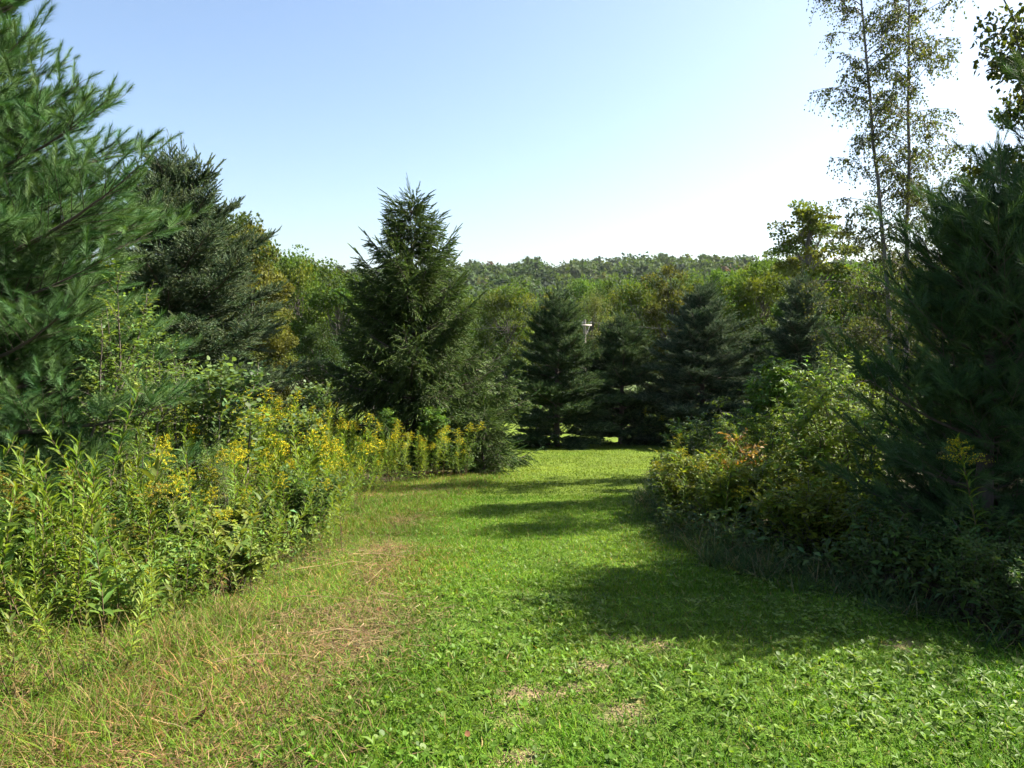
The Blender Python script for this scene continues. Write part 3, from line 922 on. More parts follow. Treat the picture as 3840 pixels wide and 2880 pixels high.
# maple whose branches reach in at the upper right
w, f = broadleaf(63, 12.5, 3.2, 3.9, 1.0, 85, 18000, 0.115, 0.62, (0.055, 0.07, 0.017), np.array([0.10, 0.09, 0.08]), tr=0.2, flat=0.4, spread=0.25, lumps=0.3, hollow=0.5)
t = thing('maple_tree', 'maple reaching leafy branches into the upper right corner', 'tree', (11.7, 14.5, float(G(11.7, 14.5))), 0.9, (0.8, 0.8, 1.06))
link('trunk', w.mesh('edge_maple_trunk', M_BARK, True), t); link('crown', f.mesh('edge_maple_crown', M_LEAF), t)

# ================================================================== GOLDENROD MEADOW
GLEAF, GLEAF2, GLEAF3 = (0.135, 0.20, 0.024), (0.105, 0.175, 0.024), (0.17, 0.22, 0.026)
YEL, OLDY = (0.46, 0.37, 0.02), (0.25, 0.175, 0.03)
G_GREEN = [build_parts('goldenrod_green%d' % i, goldenrod(70 + i, 1.1 + 0.08 * i, 66, 0.115, 0.017, (GLEAF, GLEAF2, GLEAF3)[i % 3], lean=0.08 + 0.09 * i), GR_M) for i in range(5)]
G_GREEN += [build_parts('goldenrod_broad%d' % i, goldenrod(95 + i, 0.95 + 0.2 * i, 36, 0.13, 0.034, ((0.085, 0.15, 0.026), (0.12, 0.15, 0.03))[i], lean=0.2, dry=0.35), GR_M) for i in range(2)]
G_BLOOM = [build_parts('goldenrod_bloom%d' % i, goldenrod(80 + i, 1.1 + 0.07 * i, 58, 0.10, 0.015, (GLEAF2, GLEAF)[i % 2], YEL, lean=0.08 + 0.08 * i), GR_M) for i in range(4)]
G_OLD = [build_parts('goldenrod_old%d' % i, goldenrod(88 + i, 1.05 + 0.1 * i, 54, 0.10, 0.016, (GLEAF, GLEAF2)[i % 2], OLDY), GR_M) for i in range(2)]

rg = np.random.default_rng(90)
cand = []
tries = 0
while len(cand) < 1500 and tries < 60000:
    tries += 1
    yy = rg.uniform(3.6, 27)
    xx = rg.uniform(-0.74 * yy - 0.6, meadow(yy) + 0.4)
    e = meadow(yy) - xx
    if yy > 17 and xx > -4.4:
        continue
    if yy > 13.5 and xx > -2.9 and rg.random() < 0.5:
        xx += rg.normal(0, 0.25); yy += rg.normal(0, 0.4)
    if (xx + 6.55) ** 2 + (yy - 8) ** 2 < 1.4 ** 2 or rg.random() > np.clip(0.22 + e / 0.6, 0.05, 1) or rg.random() > np.clip(12.0 / yy, 0.55, 1):
        continue
    if yy < 5.6 and rg.random() > 0.45 + 0.45 * smooth(4.2, 5.6, yy):
        continue
    if any((xx - a) ** 2 + (yy - b) ** 2 < 0.10 ** 2 for a, b in cand):
        continue
    cand.append((xx, yy))
cand = sorted(cand, key=lambda p: p[1])


def gkind(xx, yy):
    r = rg.random()
    if 3.9 < yy < 6.2 and xx < -2.9:
        return 'old' if r < 0.22 else 'green' if r < 0.95 else 'bloom'
    if yy < 9:
        return 'green' if r < 0.86 else 'bloom'
    return 'bloom' if r < 0.55 else 'green'


LAB = {
    'green': ('tall leafy goldenrod stem without flowers in the meadow beside the path', 'green goldenrod stems in the meadow'),
    'bloom': ('goldenrod with a bright yellow plume in the meadow left of the path', 'blooming goldenrods in the meadow'),
    'old': ('goldenrod with a browning orange plume at the near left of the meadow', 'fading goldenrods in the meadow'),
}
rest = []
cnt = 0
for xx, yy in cand:
    k = gkind(xx, yy)
    edge = meadow(yy) - xx
    sc = rg.uniform(0.5 if yy < 5.4 else 0.6, 1.1) * np.clip(0.6 + 0.45 * edge + rg.normal(0, 0.1), 0.35, 1.0) * (1 + 0.14 * float(wig(xx, yy, 0.9, 93)))
    rz = rg.uniform(0, 6.28)
    tl = (rg.normal(0, 0.17), rg.normal(0.08, 0.18))
    proto = {'green': G_GREEN, 'bloom': G_BLOOM, 'old': G_OLD}[k]
    p = proto[rg.integers(len(proto))]
    if cnt < 300:
        zone = 0 if edge < 0.45 else 1 if yy < 5.4 else 2
        lab, grp = LAB[k][0], LAB[k][1]
        if k != 'old':
            lab = {'green': ('short flowerless goldenrod at the meadow edge next to the dry grass', 'tall flowerless goldenrod nearest the camera at the left frame edge', 'flowerless goldenrod deep in the meadow below the left pine and shrubs'),
                   'bloom': ('goldenrod with yellow plume at the meadow edge next to the path', 'goldenrod with yellow plume among the nearest stems at the left', 'goldenrod with yellow plume deep in the meadow below the left pine')}[k][zone]
            grp = grp + (' edge', ' front', ' interior')[zone]
        plant('goldenrod', p, lab, 'goldenrod', xx, yy, rz, sc, grp, -0.02, tl)
        cnt += 1
    else:
        rest.append((xx, yy, rz, sc, tl, k))


def meadow_mass():
    lo = [build_parts('goldenrod_mass%d' % i, goldenrod(80 + i, 1.1 + 0.07 * i, 60, 0.11, 0.022, (GLEAF2, GLEAF)[i % 2], YEL, fine=1, tmpl=LEAF2), GR_M) for i in range(3)]
    g = {'stem': Geo(), 'leaves': Geo(), 'flower_plume': Geo()}
    raw = {}
    lg = [build_parts('goldenrod_massg%d' % i, goldenrod(75 + i, 1.1 + 0.07 * i, 64, 0.115, 0.022, (GLEAF3, GLEAF, GLEAF2)[i % 3], tmpl=LEAF2), GR_M) for i in range(3)]
    from_mesh = {'green': lg, 'bloom': lo, 'old': G_OLD}
    for k, lst in from_mesh.items():
        raw[k] = []
        for p in lst:
            dct = {}
            for pn, me in p:
                V = np.zeros(len(me.vertices) * 3, np.float32); me.vertices.foreach_get('co', V)
                L = np.zeros(len(me.loops), np.int32); me.loops.foreach_get('vertex_index', L)
                C = np.zeros(len(me.vertices) * 4, np.float32); me.attributes['tint'].data.foreach_get('color', C)
                kk = 4 if pn == 'stem' else 3
                dct[pn] = (V.reshape(-1, 3), L.reshape(-1, kk), C.reshape(-1, 4)[:, :3])
            raw[k].append(dct)
    for xx, yy, rz, sc, tl, k in rest:
        d = raw[k][rg.integers(len(raw[k]))]
        ca, sa = math.cos(rz), math.sin(rz)
        R = np.array([[ca, -sa, 0], [sa, ca, 0], [0, 0, 1]])
        sh = np.array([[1, 0, tl[1]], [0, 1, -tl[0]], [0, 0, 1]])
        o0 = np.array([xx, yy, float(G(xx, yy))])
        v = rg.uniform(0.85, 1.2)
        for pn, (V, F, C) in d.items():
            g[pn].add(V @ (sh @ R).T * sc + o0, F, C * v)
    root = thing('goldenrod_thicket', 'mass of yellow-green goldenrod further back in the left meadow', 'goldenrod', (0, 0, 0))
    root['kind'] = 'stuff'
    for pn, gg in g.items():
        link({'stem': 'stems', 'leaves': 'leaves', 'flower_plume': 'flower_plumes'}[pn], gg.mesh('thicket_' + pn, GR_M[pn]), root, 'stuff')


meadow_mass()

# low mixed leaves under the goldenrod (left) and under the shrubs (right)
def cover(name, label, seed, n, region, hmax, leaf, asp, template, base, hp=1.0, mat=None):
    rg = np.random.default_rng(seed)
    x, y = region(rg, n)
    n = len(x)
    hh = hmax * (0.65 + 0.35 * wig(x, y, 1.5, seed + 1))
    z = G(x, y) + np.maximum(hh, 0.1) * rg.random(n) ** hp
    D = nrm(rg.normal(0, 1, (n, 3)) * [1, 1, 0.5])
    U = nrm(rg.normal(0, 0.45, (n, 3)) + [0, 0, 1])
    S = leaf * rg.uniform(0.6, 1.3, n)
    C = tints(rg, base, n, 0.22, 0.14) * (1 + 0.25 * wig(x, y, 2.5, seed + 2)[:, None])
    g = Geo()
    g.scatter(template[0], template[1], frames(D, U), np.column_stack([x, y, z]), np.column_stack([S * asp, S, S]), C)
    return tag(link(name, g.mesh(name, mat or M_LEAF), None, 'stuff'), label, 'undergrowth')


def left_region(rg, n):
    y = 5.0 + (24 - 5.0) * rg.random(n) ** 1.4
    e = rg.random(n) ** 1.2
    xr = meadow(y) - 0.25
    xl = -0.74 * y - 0.6
    x = xr + (xl - xr) * e
    ok = ~((y > 17) & (x > -4.0))
    return x[ok], y[ok]


cover('meadow_undergrowth', 'mixed broad leaves filling the meadow between the goldenrod stems', 101, 25000, left_region, 0.62, 0.08, 0.42, LEAF4, (0.12, 0.18, 0.036), 0.8)


def right_region(rg, n):
    y = 4.6 + (21 - 4.6) * rg.random(n) ** 1.3
    x = thicket(y) + 0.08 + 3.6 * rg.random(n) ** 1.2
    return x, y


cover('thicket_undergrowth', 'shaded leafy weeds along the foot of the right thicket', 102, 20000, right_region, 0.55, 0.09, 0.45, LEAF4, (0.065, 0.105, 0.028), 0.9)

# ================================================================== SHRUBS
def shrub_parts(key, *a, **k):
    w, f = shrub(*a, **k)
    return [('stems', w.mesh(key + '_stems', M_BARK)), ('foliage', f.mesh(key + '_foliage', M_LEAF))]


SB = np.array([0.11, 0.09, 0.07])
serv = shrub_parts('serviceberry', 111, 3.0, 0.9, 12, 700, 8, 0.05, 0.55, LEAF4, (0.10, 0.155, 0.04), SB, twl=0.32)
aspen = shrub_parts('aspen', 112, 2.6, 0.5, 5, 210, 6, 0.07, 0.95, ROUND, (0.10, 0.155, 0.055), np.array([0.2, 0.17, 0.13]), twl=0.42, up=0.6, smin=0.3)
willow = shrub_parts('willow', 113, 2.5, 1.05, 18, 900, 9, 0.085, 0.30, LANCE, (0.14, 0.21, 0.034), SB, twl=0.36, curl=0.35, hang=0.2)
ash = shrub_parts('young_ash', 114, 3.2, 0.45, 4, 260, 9, 0.115, 0.42, LEAF6, (0.09, 0.165, 0.028), np.array([0.06, 0.05, 0.04]), twl=0.45, up=0.4, curl=0.3)
bramble = shrub_parts('bramble', 115, 1.15, 0.75, 22, 640, 7, 0.075, 0.5, LEAF6, (0.15, 0.19, 0.025), SB, twl=0.28)
darkb = shrub_parts('dogwood', 116, 1.7, 0.9, 16, 560, 7, 0.085, 0.5, LEAF6, (0.07, 0.12, 0.03), SB, twl=0.34)
orange = shrub_parts('ash_orange', 117, 1.15, 0.28, 3, 120, 9, 0.08, 0.40, LEAF6, (0.22, 0.125, 0.025), np.array([0.2, 0.1, 0.05]), twl=0.26, curl=0.25, spread=0.4)
rasp = shrub_parts('raspberry', 118, 0.85, 0.5, 10, 120, 6, 0.105, 0.62, LEAF6, (0.17, 0.215, 0.05), SB, twl=0.22, smin=0.5)

for parts, nm, x0, y0, rz, sc, lab in (
        (serv, 'serviceberry_shrub', -4.55, 7.9, 0.0, 1.15, 'small-leaved shrub growing up through the left pine'),
        (serv, 'serviceberry_shrub', -4.15, 8.9, 2.0, 0.88, 'small-leaved shrub between the left pine and the round-leaved sapling'),
        (serv, 'serviceberry_shrub', -5.0, 9.3, 4.0, 0.85, 'small-leaved shrub tucked low behind the left pine branches'),
        (aspen, 'aspen_sapling', -3.65, 9.4, 0.0, 1.0, 'round-leaved aspen sapling standing above the goldenrod before the silvery spruce'),
        (aspen, 'aspen_sapling', -4.4, 16.5, 2.0, 0.85, 'small round-leaved aspen sapling between silvery and central spruce'),
        (aspen, 'aspen_sapling', -3.0, 10.6, 3.0, 0.72, 'low round-leaved aspen sapling amid the yellow goldenrod'),
        (rasp, 'raspberry_cane', -2.45, 6.35, 0.0, 0.62, 'broad pale-leaved bramble at the meadow edge by the path'),
        (serv, 'serviceberry_shrub', -3.9, 7.3, 1.0, 0.52, 'knee-high small-leaved shrub amid the goldenrod below the left pine'),
        (serv, 'serviceberry_shrub', -3.2, 8.3, 3.0, 0.5, 'knee-high small-leaved shrub amid the goldenrod right of the left pine'),
        (serv, 'serviceberry_shrub', -4.9, 11.5, 5.0, 0.7, 'small-leaved shrub rising before the foot of the silvery spruce'),
        (darkb, 'dogwood_shrub', -3.35, 6.6, 0.0, 0.62, 'broad-leaved green shrub amid the goldenrod at left'),
        (darkb, 'dogwood_shrub', -2.55, 8.6, 2.0, 0.6, 'broad-leaved green shrub at the meadow edge below the aspen sapling'),
        (darkb, 'dogwood_shrub', -4.1, 6.1, 4.0, 0.7, 'broad-leaved green shrub at the left frame edge under the pine'),
        (rasp, 'raspberry_cane', -2.75, 6.9, 3.0, 0.8, 'pale bramble cane amid the goldenrod behind the meadow edge'),
        (aspen, 'aspen_sapling', -4.3, 10.2, 5.0, 0.9, 'round-leaved aspen sapling nearer the pine, left of the tall one'),
        (ash, 'ash_sapling', -3.0, 17.6, 1.0, 0.62, 'leafy sapling in front of the central spruce, the left of two'),
        (ash, 'ash_sapling', -1.85, 17.2, 3.0, 0.66, 'bright green sapling in front of the central spruce, the right of two'),
        (darkb, 'dogwood_shrub', -1.2, 16.9, 3.0, 0.6, 'low green shrub where goldenrod meets the small spruce'),
        (willow, 'willow_shrub', 4.3, 9.2, 0.0, 1.06, 'sunlit willow shrub with long curled leaves before the dark pine'),
        (willow, 'willow_shrub', 5.3, 11.6, 2.2, 1.1, 'willow shrub behind the sunlit one, against the dark pine'),
        (willow, 'willow_shrub', 3.7, 11.3, 4.0, 0.78, 'lower willow shrub with arching sprays behind the orange-leaved plant'),
        (ash, 'ash_sapling', 4.4, 12.2, 0.0, 0.98, 'slim young ash rising above the right thicket'),
        (ash, 'ash_sapling', 4.9, 13.5, 2.5, 0.95, 'young ash with darker leaves behind the slim one'),
        (orange, 'ash_seedling', 2.95, 9.7, 0.0, 1.15, 'small plant with orange autumn leaves in the right thicket'),
        (orange, 'ash_seedling', 3.35, 10.8, 2.0, 1.25, 'small plant with yellow-orange tip behind the orange-leaved one'),
        (bramble, 'bramble_bush', 2.75, 9.3, 0.0, 1.0, 'yellow-green bramble bush at the inner corner of the right thicket'),
        (bramble, 'bramble_bush', 3.2, 8.6, 1.2, 1.0, 'yellow-green bramble bush before the orange-leaved plant'),
        (bramble, 'bramble_bush', 3.7, 9.5, 2.4, 1.15, 'bramble bush between the orange plant and the sunlit willow'),
        (bramble, 'bramble_bush', 2.6, 10.6, 3.6, 0.95, 'bramble bush behind the inner corner of the right thicket'),
        (bramble, 'bramble_bush', 3.2, 7.6, 5.0, 0.85, 'bramble bush in half shade under the willow shrub'),
        (darkb, 'dogwood_shrub', 3.2, 12.4, 0.0, 0.6, 'dark leafy shrub jutting over the lawn at the far end of the thicket'),
        (darkb, 'dogwood_shrub', 3.3, 6.3, 1.0, 0.5, 'shaded shrub at the foot of the rounded dark pine'),
        (darkb, 'dogwood_shrub', 3.95, 5.7, 2.0, 0.55, 'dark shaded shrub near the right frame edge'),
        (darkb, 'dogwood_shrub', 5.0, 7.9, 4.0, 1.0, 'added dark filler shrub behind the rounded pine beside the willow'),  # added to darken the see-through gap behind the pine
        (darkb, 'dogwood_shrub', 4.2, 15.5, 5.0, 1.0, 'dark shrub beyond the willow at the lawn bend'),
        (darkb, 'broadleaf_weed', 3.55, 4.95, 0.5, 0.42, 'tall broad-leaved weed catching sun at the right frame edge'),
        (darkb, 'broadleaf_weed', 3.5, 5.5, 3.5, 0.45, 'dark broad-leaved weed behind the sunlit one at the right edge')):
    plant(nm, parts, lab, 'sapling' if 'sapling' in nm or 'seedling' in nm else 'weed' if 'weed' in nm else 'shrub', x0, y0, rz, sc)

# goldenrods in front of the central spruce
rg = np.random.default_rng(119)
for i in range(34):
    xx = rg.uniform(-2.9, -0.95)
    yy = np.interp(xx, [-2.9, -0.9], [15.0, 16.3]) + abs(rg.normal(0, 0.45))
    p = (G_BLOOM if rg.random() < 0.6 else G_GREEN)
    bl = p is G_BLOOM
    plant('goldenrod', p[rg.integers(len(p))], ('goldenrod with yellow plume' if bl else 'flowerless goldenrod') + ' in the clump before the central spruce', 'goldenrod', xx, yy, rg.uniform(0, 6.28), rg.uniform(0.6, 1.0),
          ('blooming' if bl else 'green') + ' goldenrods before the central spruce', -0.02, (rg.normal(0, 0.12), rg.normal(0, 0.14)))

# goldenrods on the right side
rg = np.random.default_rng(120)
for i in range(44):
    yy = rg.uniform(7.6, 13.5)
    xx = thicket(yy) + 0.25 + rg.uniform(0, 1.6)
    k = 'bloom' if rg.random() < 0.4 else 'green'
    p = {'green': G_GREEN, 'bloom': G_BLOOM}[k]
    plant('goldenrod', p[rg.integers(len(p))], {'green': 'flowerless goldenrod stem in the thicket right of the path', 'bloom': 'goldenrod with yellow plume in the thicket right of the path'}[k],
          'goldenrod', xx, yy, rg.uniform(0, 6.28), rg.uniform(0.6, 0.95), {'green': 'green goldenrods in the right thicket', 'bloom': 'blooming goldenrods in the right thicket'}[k], -0.02, (rg.normal(0, 0.1), rg.normal(-0.08, 0.1)))
plant('goldenrod', G_BLOOM[1], 'lone goldenrod with yellow tips at the right frame edge', 'goldenrod', 3.72, 5.75, 0, 1.12)
for i, (xx, yy) in enumerate(((6.4, 29.5), (6.9, 28.8), (5.4, 30.2), (7.3, 29.6))):
    plant('goldenrod', G_BLOOM[i % 4], 'goldenrod in shade at the foot of the far spruce row', 'goldenrod', xx, yy, i, 1.2, 'goldenrods under the far spruces', 0, (0.2 * (i % 2), -0.3))

# ================================================================== LAWN
def blades(name, label, seed, n, region, hgt, wid, template, pal, lean=0.5, mat=None, dens=None, cat='grass', flat=0.0, z0=-0.004):
    rg = np.random.default_rng(seed)
    x, y = region(rg, n)
    if dens is not None:
        k = rg.random(len(x)) < dens(x, y)
        x, y = x[k], y[k]
    n = len(x)
    az = rg.uniform(0, 6.28, n)
    tl = np.abs(rg.normal(lean, 0.3, n)) if flat == 0 else rg.normal(flat, 0.12, n)
    D = np.column_stack([np.cos(az) * np.sin(tl), np.sin(az) * np.sin(tl), np.cos(tl)])
    R = rolled(frames(nrm(D + 1e-4), None), rg.normal(0, 0.5, n))
    # keep the bend turned downwards
    R[:, :, 2] *= np.where(R[:, 2, 2] > 0, -1, 1)[:, None]; R[:, :, 0] = np.cross(R[:, :, 1], R[:, :, 2])
    pick = rg.choice(len(pal), n, p=[p[1] for p in pal])
    base = np.array([p[0] for p in pal])[pick]
    C = base * np.exp(rg.normal(0, 0.18, (n, 1))) * (1 + rg.normal(0, 0.10, (n, 1)) * np.array([[1, 0, -0.5]])) * (1 + 0.2 * wig(x, y, 1.4, 77)[:, None]) * (1 + 0.22 * wig(x, y, 0.8, 79)[:, None] * np.array([[1.0, 0.35, 0.6]]))
    H = hgt * rg.uniform(0.5, 1.25, n) * (1 + 0.25 * wig(x, y, 3.0, 78))
    W = wid * rg.uniform(0.7, 1.3, n)
    g = Geo()
    g.scatter(template[0], template[1], R, np.column_stack([x, y, G(x, y) + z0 + (0.03 * rg.random(n) if z0 > 0 else 0)]), np.column_stack([W, H, H]), C)
    return tag(link(name, g.mesh(name, mat or M_GRASS), None, 'stuff'), label, cat)


def lawn_region(y0, y1, wide=0.74, p=1.0):
    def f(rg, n):
        y = y0 + (y1 - y0) * rg.random(n) ** p
        x = rg.uniform(-1, 1, n) * (wide * y + 0.2)
        k = (x > lawn_l(y) - 0.25 * rg.random(n)) & (x < thicket(y) + 0.2 * rg.random(n))
        return x[k], y[k]
    return f


def verge_region(y0, y1):
    def f(rg, n):
        y = y0 + (y1 - y0) * rg.random(n) ** 1.3
        a = np.maximum(meadow(y) - 0.9, -0.74 * y - 0.2)
        b = lawn_l(y) + 0.35 * rg.normal(0, 1, n) ** 2 * 0.5 + 0.1
        return a + (b - a) * rg.random(n), y
    return f


GP = [((0.088, 0.178, 0.012), 0.5), ((0.125, 0.205, 0.018), 0.3), ((0.065, 0.135, 0.012), 0.14), ((0.24, 0.20, 0.08), 0.06)]
nodirt = lambda x, y: 1 - 0.66 * dirt_mask(x, y)
blades('lawn_grass', 'short mown grass of the path in the foreground', 131, 125000, lawn_region(2.6, 6.4), 0.055, 0.0060, BLADE, GP, 0.75, dens=nodirt)
blades('lawn_grass', 'short mown grass of the path in the middle distance', 132, 150000, lawn_region(6.2, 13, 0.5), 0.05, 0.010, BLADE1, GP, 0.7)
GPF = [((0.083, 0.132, 0.009), 0.5), ((0.105, 0.145, 0.013), 0.35), ((0.065, 0.11, 0.009), 0.15)]
blades('lawn_grass', 'short mown grass of the far lawn before the spruce row', 133, 110000, lawn_region(12.5, 33, 0.4), 0.045, 0.022, BLADE1, GPF, 0.7)
# plantain and clover leaves in the turf
def rosettes(name, label, seed, n, region, leaf, asp, template, per, pal, tilt=0.35, dens=None):
    rg = np.random.default_rng(seed)
    x, y = region(rg, n)
    if dens is not None:
        k = rg.random(len(x)) < dens(x, y); x, y = x[k], y[k]
    n = len(x)
    idx = np.repeat(np.arange(n), per)
    m = len(idx)
    az = rg.uniform(0, 6.28, n)[idx] + np.tile(np.arange(per), n) * 6.283 / per + rg.normal(0, 0.3, m)
    el = np.abs(rg.normal(tilt, 0.25, m))
    D = np.column_stack([np.cos(az) * np.cos(el), np.sin(az) * np.cos(el), np.sin(el)])
    S = leaf * rg.uniform(0.6, 1.3, n)[idx] * rg.uniform(0.75, 1.2, m)
    C = np.array(pal)[rg.integers(0, len(pal), n)][idx] * np.exp(rg.normal(0, 0.17, (m, 1)))
    P = np.column_stack([x[idx], y[idx], G(x[idx], y[idx]) + 0.012 + 0.02 * rg.random(m)])
    g = Geo()
    g.scatter(template[0], template[1], frames(D), P, np.column_stack([S * asp, S, S]), C)
    return tag(link(name, g.mesh(name, M_LEAF), None, 'stuff'), label, 'weeds')


PP_ = [(0.09, 0.175, 0.016), (0.12, 0.20, 0.02), (0.075, 0.145, 0.016), (0.14, 0.205, 0.045)]
patch = lambda x, y: np.clip(0.45 + 0.9 * wig(x, y, 1.6, 141) + 0.15 * (x > 0.5), 0.04, 1) * nodirt(x, y)
rosettes('plantain_weeds', 'broad plantain leaves scattered through the near lawn', 142, 3000, lawn_region(2.6, 6.5, 0.74, 0.9), 0.05, 0.32, LEAF6, 5, PP_, 0.5, dens=patch)
rosettes('clover_weeds', 'small round clover leaves in the near lawn', 143, 7000, lawn_region(2.6, 6.0), 0.024, 1.0, ROUND, 3, PP_, 0.5, dens=lambda x, y: np.clip(0.4 + 0.7 * wig(x, y, 1.9, 145), 0.05, 1) * nodirt(x, y))
rosettes('lawn_weeds', 'leafy weeds in the mown path further on', 144, 3600, lawn_region(6.3, 12, 0.5), 0.038, 0.45, LEAF2, 4, PP_, 0.4)

# verge: dry mown stalks and mixed grass
strawd = lambda x, y: np.clip((0.02 + 0.35 * wig(x, y, 1.7, 155) + 1.15 * np.exp(-((x - lawn_l(y) + 0.3) / 0.25) ** 2) * (y > 4.6) * (y < 11) * np.clip(0.5 + 0.9 * wig(x, y, 1.5, 158), 0.05, 1)) * 0.62, 0.02, 0.7)
VP = [((0.20, 0.15, 0.06), 0.2), ((0.14, 0.10, 0.036), 0.12), ((0.085, 0.17, 0.014), 0.46), ((0.115, 0.17, 0.022), 0.22)]
blades('verge_grass', 'half dry mixed grass along the meadow edge', 151, 56000, verge_region(2.9, 9.5), 0.075, 0.0055, BLADE, VP, 0.8, dens=lambda x, y: 1 - 0.6 * strawd(x, y))
blades('verge_thatch', 'tan matted thatch at the near left beside the lawn', 157, 9000, verge_region(2.8, 5.6), 0.10, 0.0045, BLADE, [((0.17, 0.12, 0.055), 0.5), ((0.12, 0.075, 0.033), 0.35), ((0.13, 0.15, 0.03), 0.15)], 1.15, M_STRAW, z0=0.004, dens=lambda x, y: np.clip(0.45 + 0.8 * wig(x, y, 2.0, 163), 0.05, 1))
blades('verge_grass', 'half dry mixed grass along the meadow edge further on', 152, 42000, verge_region(9.0, 17.5), 0.09, 0.011, BLADE1, VP, 0.8)
ST = [((0.155, 0.10, 0.048), 0.5), ((0.11, 0.066, 0.03), 0.4), ((0.24, 0.175, 0.09), 0.1)]
blades('mown_straw', 'flattened dry stalks lying along the left edge of the lawn', 153, 60000, verge_region(2.9, 15), 0.13, 0.005, BLADE1, ST, 0, M_STRAW, strawd, 'straw', 1.5, 0.02)
# long grass tufts in the near left corner and under the right thicket
def corner_region(rg, n):
    y = 2.8 + 3.2 * rg.random(n)
    x = -0.74 * y - 0.2 + 2.2 * rg.random(n) ** 1.4
    k = (rg.random(n) < np.clip((meadow(y) + 1.1 - x) / 1.0, 0.0, 1)) & (rg.random(n) < np.clip(0.55 + 0.7 * wig(x, y, 1.8, 159), 0.1, 1))
    return x[k], y[k]


LP = [((0.10, 0.175, 0.018), 0.45), ((0.21, 0.155, 0.068), 0.32), ((0.075, 0.14, 0.016), 0.23)]
blades('long_grass', 'longer wispy grass in the near left corner', 154, 24000, corner_region, 0.22, 0.0045, BLADE, LP, 0.75)
def foot_region(rg, n):
    y = 4.4 + 9 * rg.random(n)
    x = thicket(y) - 0.2 + 0.2 * wig(y, y * 0, 3.0, 161) + 0.9 * rg.random(n)
    k = rg.random(n) < np.clip(0.35 + 0.9 * wig(x, y, 2.6, 162), 0.03, 1)
    return x[k], y[k]


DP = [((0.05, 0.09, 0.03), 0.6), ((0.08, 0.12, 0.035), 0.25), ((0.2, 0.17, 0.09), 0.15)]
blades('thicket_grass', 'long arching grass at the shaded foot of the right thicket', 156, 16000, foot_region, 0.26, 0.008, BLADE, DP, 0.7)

# long loose stalks on the verge
rg = np.random.default_rng(160)
for i in range(18):
    yy = rg.uniform(3.2, 7.5)
    xx = rg.uniform(meadow(yy), lawn_l(yy))
    L = rg.uniform(0.3, 0.75)
    a = rg.uniform(-0.5, 0.5) if rg.random() < 0.7 else rg.uniform(0, 3.1)
    s = np.linspace(-0.5, 0.5, 6)
    px = xx + math.cos(a) * L * s; py = yy + math.sin(a) * L * s + 0.008 * np.sin(s * 5 + i)
    g = Geo(); g.tube(np.column_stack([px, py, G(px, py) + 0.05 + 0.03 * np.sin(s * 3 + i)]), np.linspace(0.0035, 0.0018, 6), 4, np.array([0.30, 0.22, 0.11]) * rg.uniform(0.7, 1.15))
    tag(link('dry_stalk', g.mesh('dry_stalk', M_STRAW)), 'long pale dry stalk lying on the grass at the meadow edge', 'stalk', 'loose stalks on the verge')

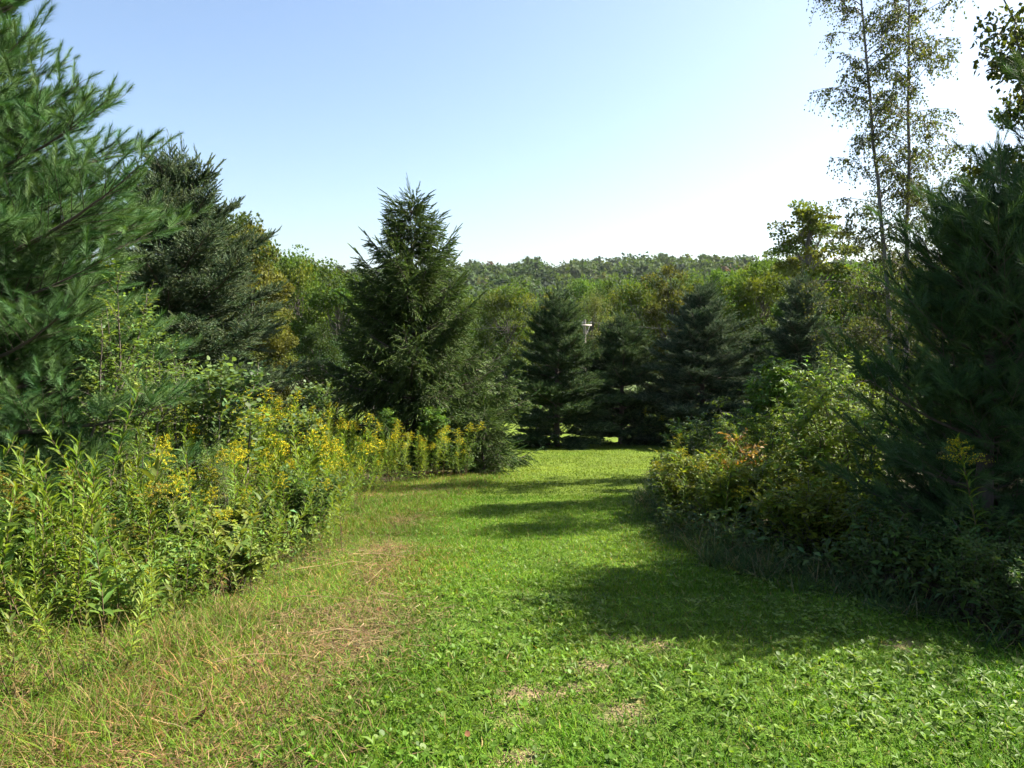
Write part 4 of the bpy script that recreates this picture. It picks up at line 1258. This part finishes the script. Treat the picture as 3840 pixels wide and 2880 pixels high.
# fallen leaves
def fallen():
    rg = np.random.default_rng(165)
    g = Geo()
    n = 7
    u = np.linspace(-1, 1, n)
    V, F = [], []
    for i, a in enumerate(u):
        wv = 0.5 * (1 - a * a) ** 0.6
        for b in (-1, 0, 1):
            V.append((b * wv * 0.75, a * 0.5, 0.18 * b * b * wv + 0.22 * a * a * (1 if a > 0 else 0.6) + 0.05 * math.sin(5 * a + 2 * b)))
    for i in range(n - 1):
        for b in (0, 1):
            k = i * 3 + b
            F.append((k, k + 1, k + 4, k + 3))
    g.add(np.array(V), F, np.array([0.17, 0.08, 0.036]))
    me = g.mesh('fallen_leaf', M_STRAW, True)
    spots = [(440, 1570, 0.11, 'curled brown leaf lying in the dry grass at the bottom left'), (715, 1500, 0.05, None), (900, 1225, 0.07, None), (1010, 1600, 0.05, None), (560, 1450, 0.06, None), (30, 1450, 0.09, None), (820, 1330, 0.06, None)]
    for X, Y, s, lab in spots:
        sc_ = 1024 / 2212; th = math.atan(62 / 740)
        a, b = (X * sc_ - 512) / 740, (384 - Y * sc_) / 740
        dy, dz = math.cos(th) + b * math.sin(th), -math.sin(th) + b * math.cos(th)
        k = -CAM_H / (dz + 0.115 * dy)
        o = link('fallen_leaf', me)
        o.location = (a * k, dy * k, float(G(a * k, dy * k)) + 0.045)
        o.scale = (s * 0.75, s * 0.75, s * 0.75); o.rotation_euler = (rg.normal(0, 0.4), rg.normal(0, 0.4), rg.uniform(0, 6.28))
        tag(o, lab or 'small reddish-brown dead leaf lying on the grass', 'leaf', None if lab else 'fallen leaves on the grass')


fallen()

# small stones and crumbs of earth on the bare patches
rg = np.random.default_rng(170)
n = 26000
x = rg.uniform(-0.4, 1.4, n); y = rg.uniform(2.9, 5.3, n)
k = rg.random(n) < dirt_mask(x, y) * 0.3
x, y = x[k], y[k]; n = len(x)
OCT = T([(0.5, 0, 0), (-0.5, 0, 0), (0, 0.5, 0), (0, -0.5, 0), (0, 0, 0.4), (0, 0, -0.3)], [(0, 2, 4), (2, 1, 4), (1, 3, 4), (3, 0, 4), (2, 0, 5), (1, 2, 5), (3, 1, 5), (0, 3, 5)])
g = Geo()
g.scatter(OCT[0], OCT[1], frames(nrm(rg.normal(0, 1, (n, 3)))), np.column_stack([x, y, G(x, y) + 0.003]), rg.uniform(0.004, 0.015, n), tints(rg, (0.2, 0.14, 0.09), n, 0.25, 0.08))
tag(link('bare_earth_crumbs', g.mesh('bare_earth_crumbs', M_STRAW), None, 'stuff'), 'crumbs of dry earth on the bare patches in the lawn', 'earth')

# ================================================================== thin summer haze
hm = bpy.data.materials.new('haze_air'); hm.use_nodes = True
hn = hm.node_tree; hn.nodes.clear()
ho = hn.nodes.new('ShaderNodeOutputMaterial'); hv = hn.nodes.new('ShaderNodeVolumePrincipled')
hv.inputs['Color'].default_value = (0.88, 0.94, 1.0, 1)
hv.inputs['Density'].default_value = 0.00007
hn.links.new(hv.outputs[0], ho.inputs['Volume'])
g = Geo()
v = [(a, b, d) for a in (-1210, 1210) for b in (-310, 2010) for d in (-14, 62)]
g.add(v, [(0, 1, 3, 2), (4, 6, 7, 5), (0, 4, 5, 1), (2, 3, 7, 6), (0, 2, 6, 4), (1, 5, 7, 3)], np.array([1.0, 1, 1]))
tag(link('haze', g.mesh('haze', hm), None, 'stuff'), 'thin pale haze in the air over the valley', 'haze')
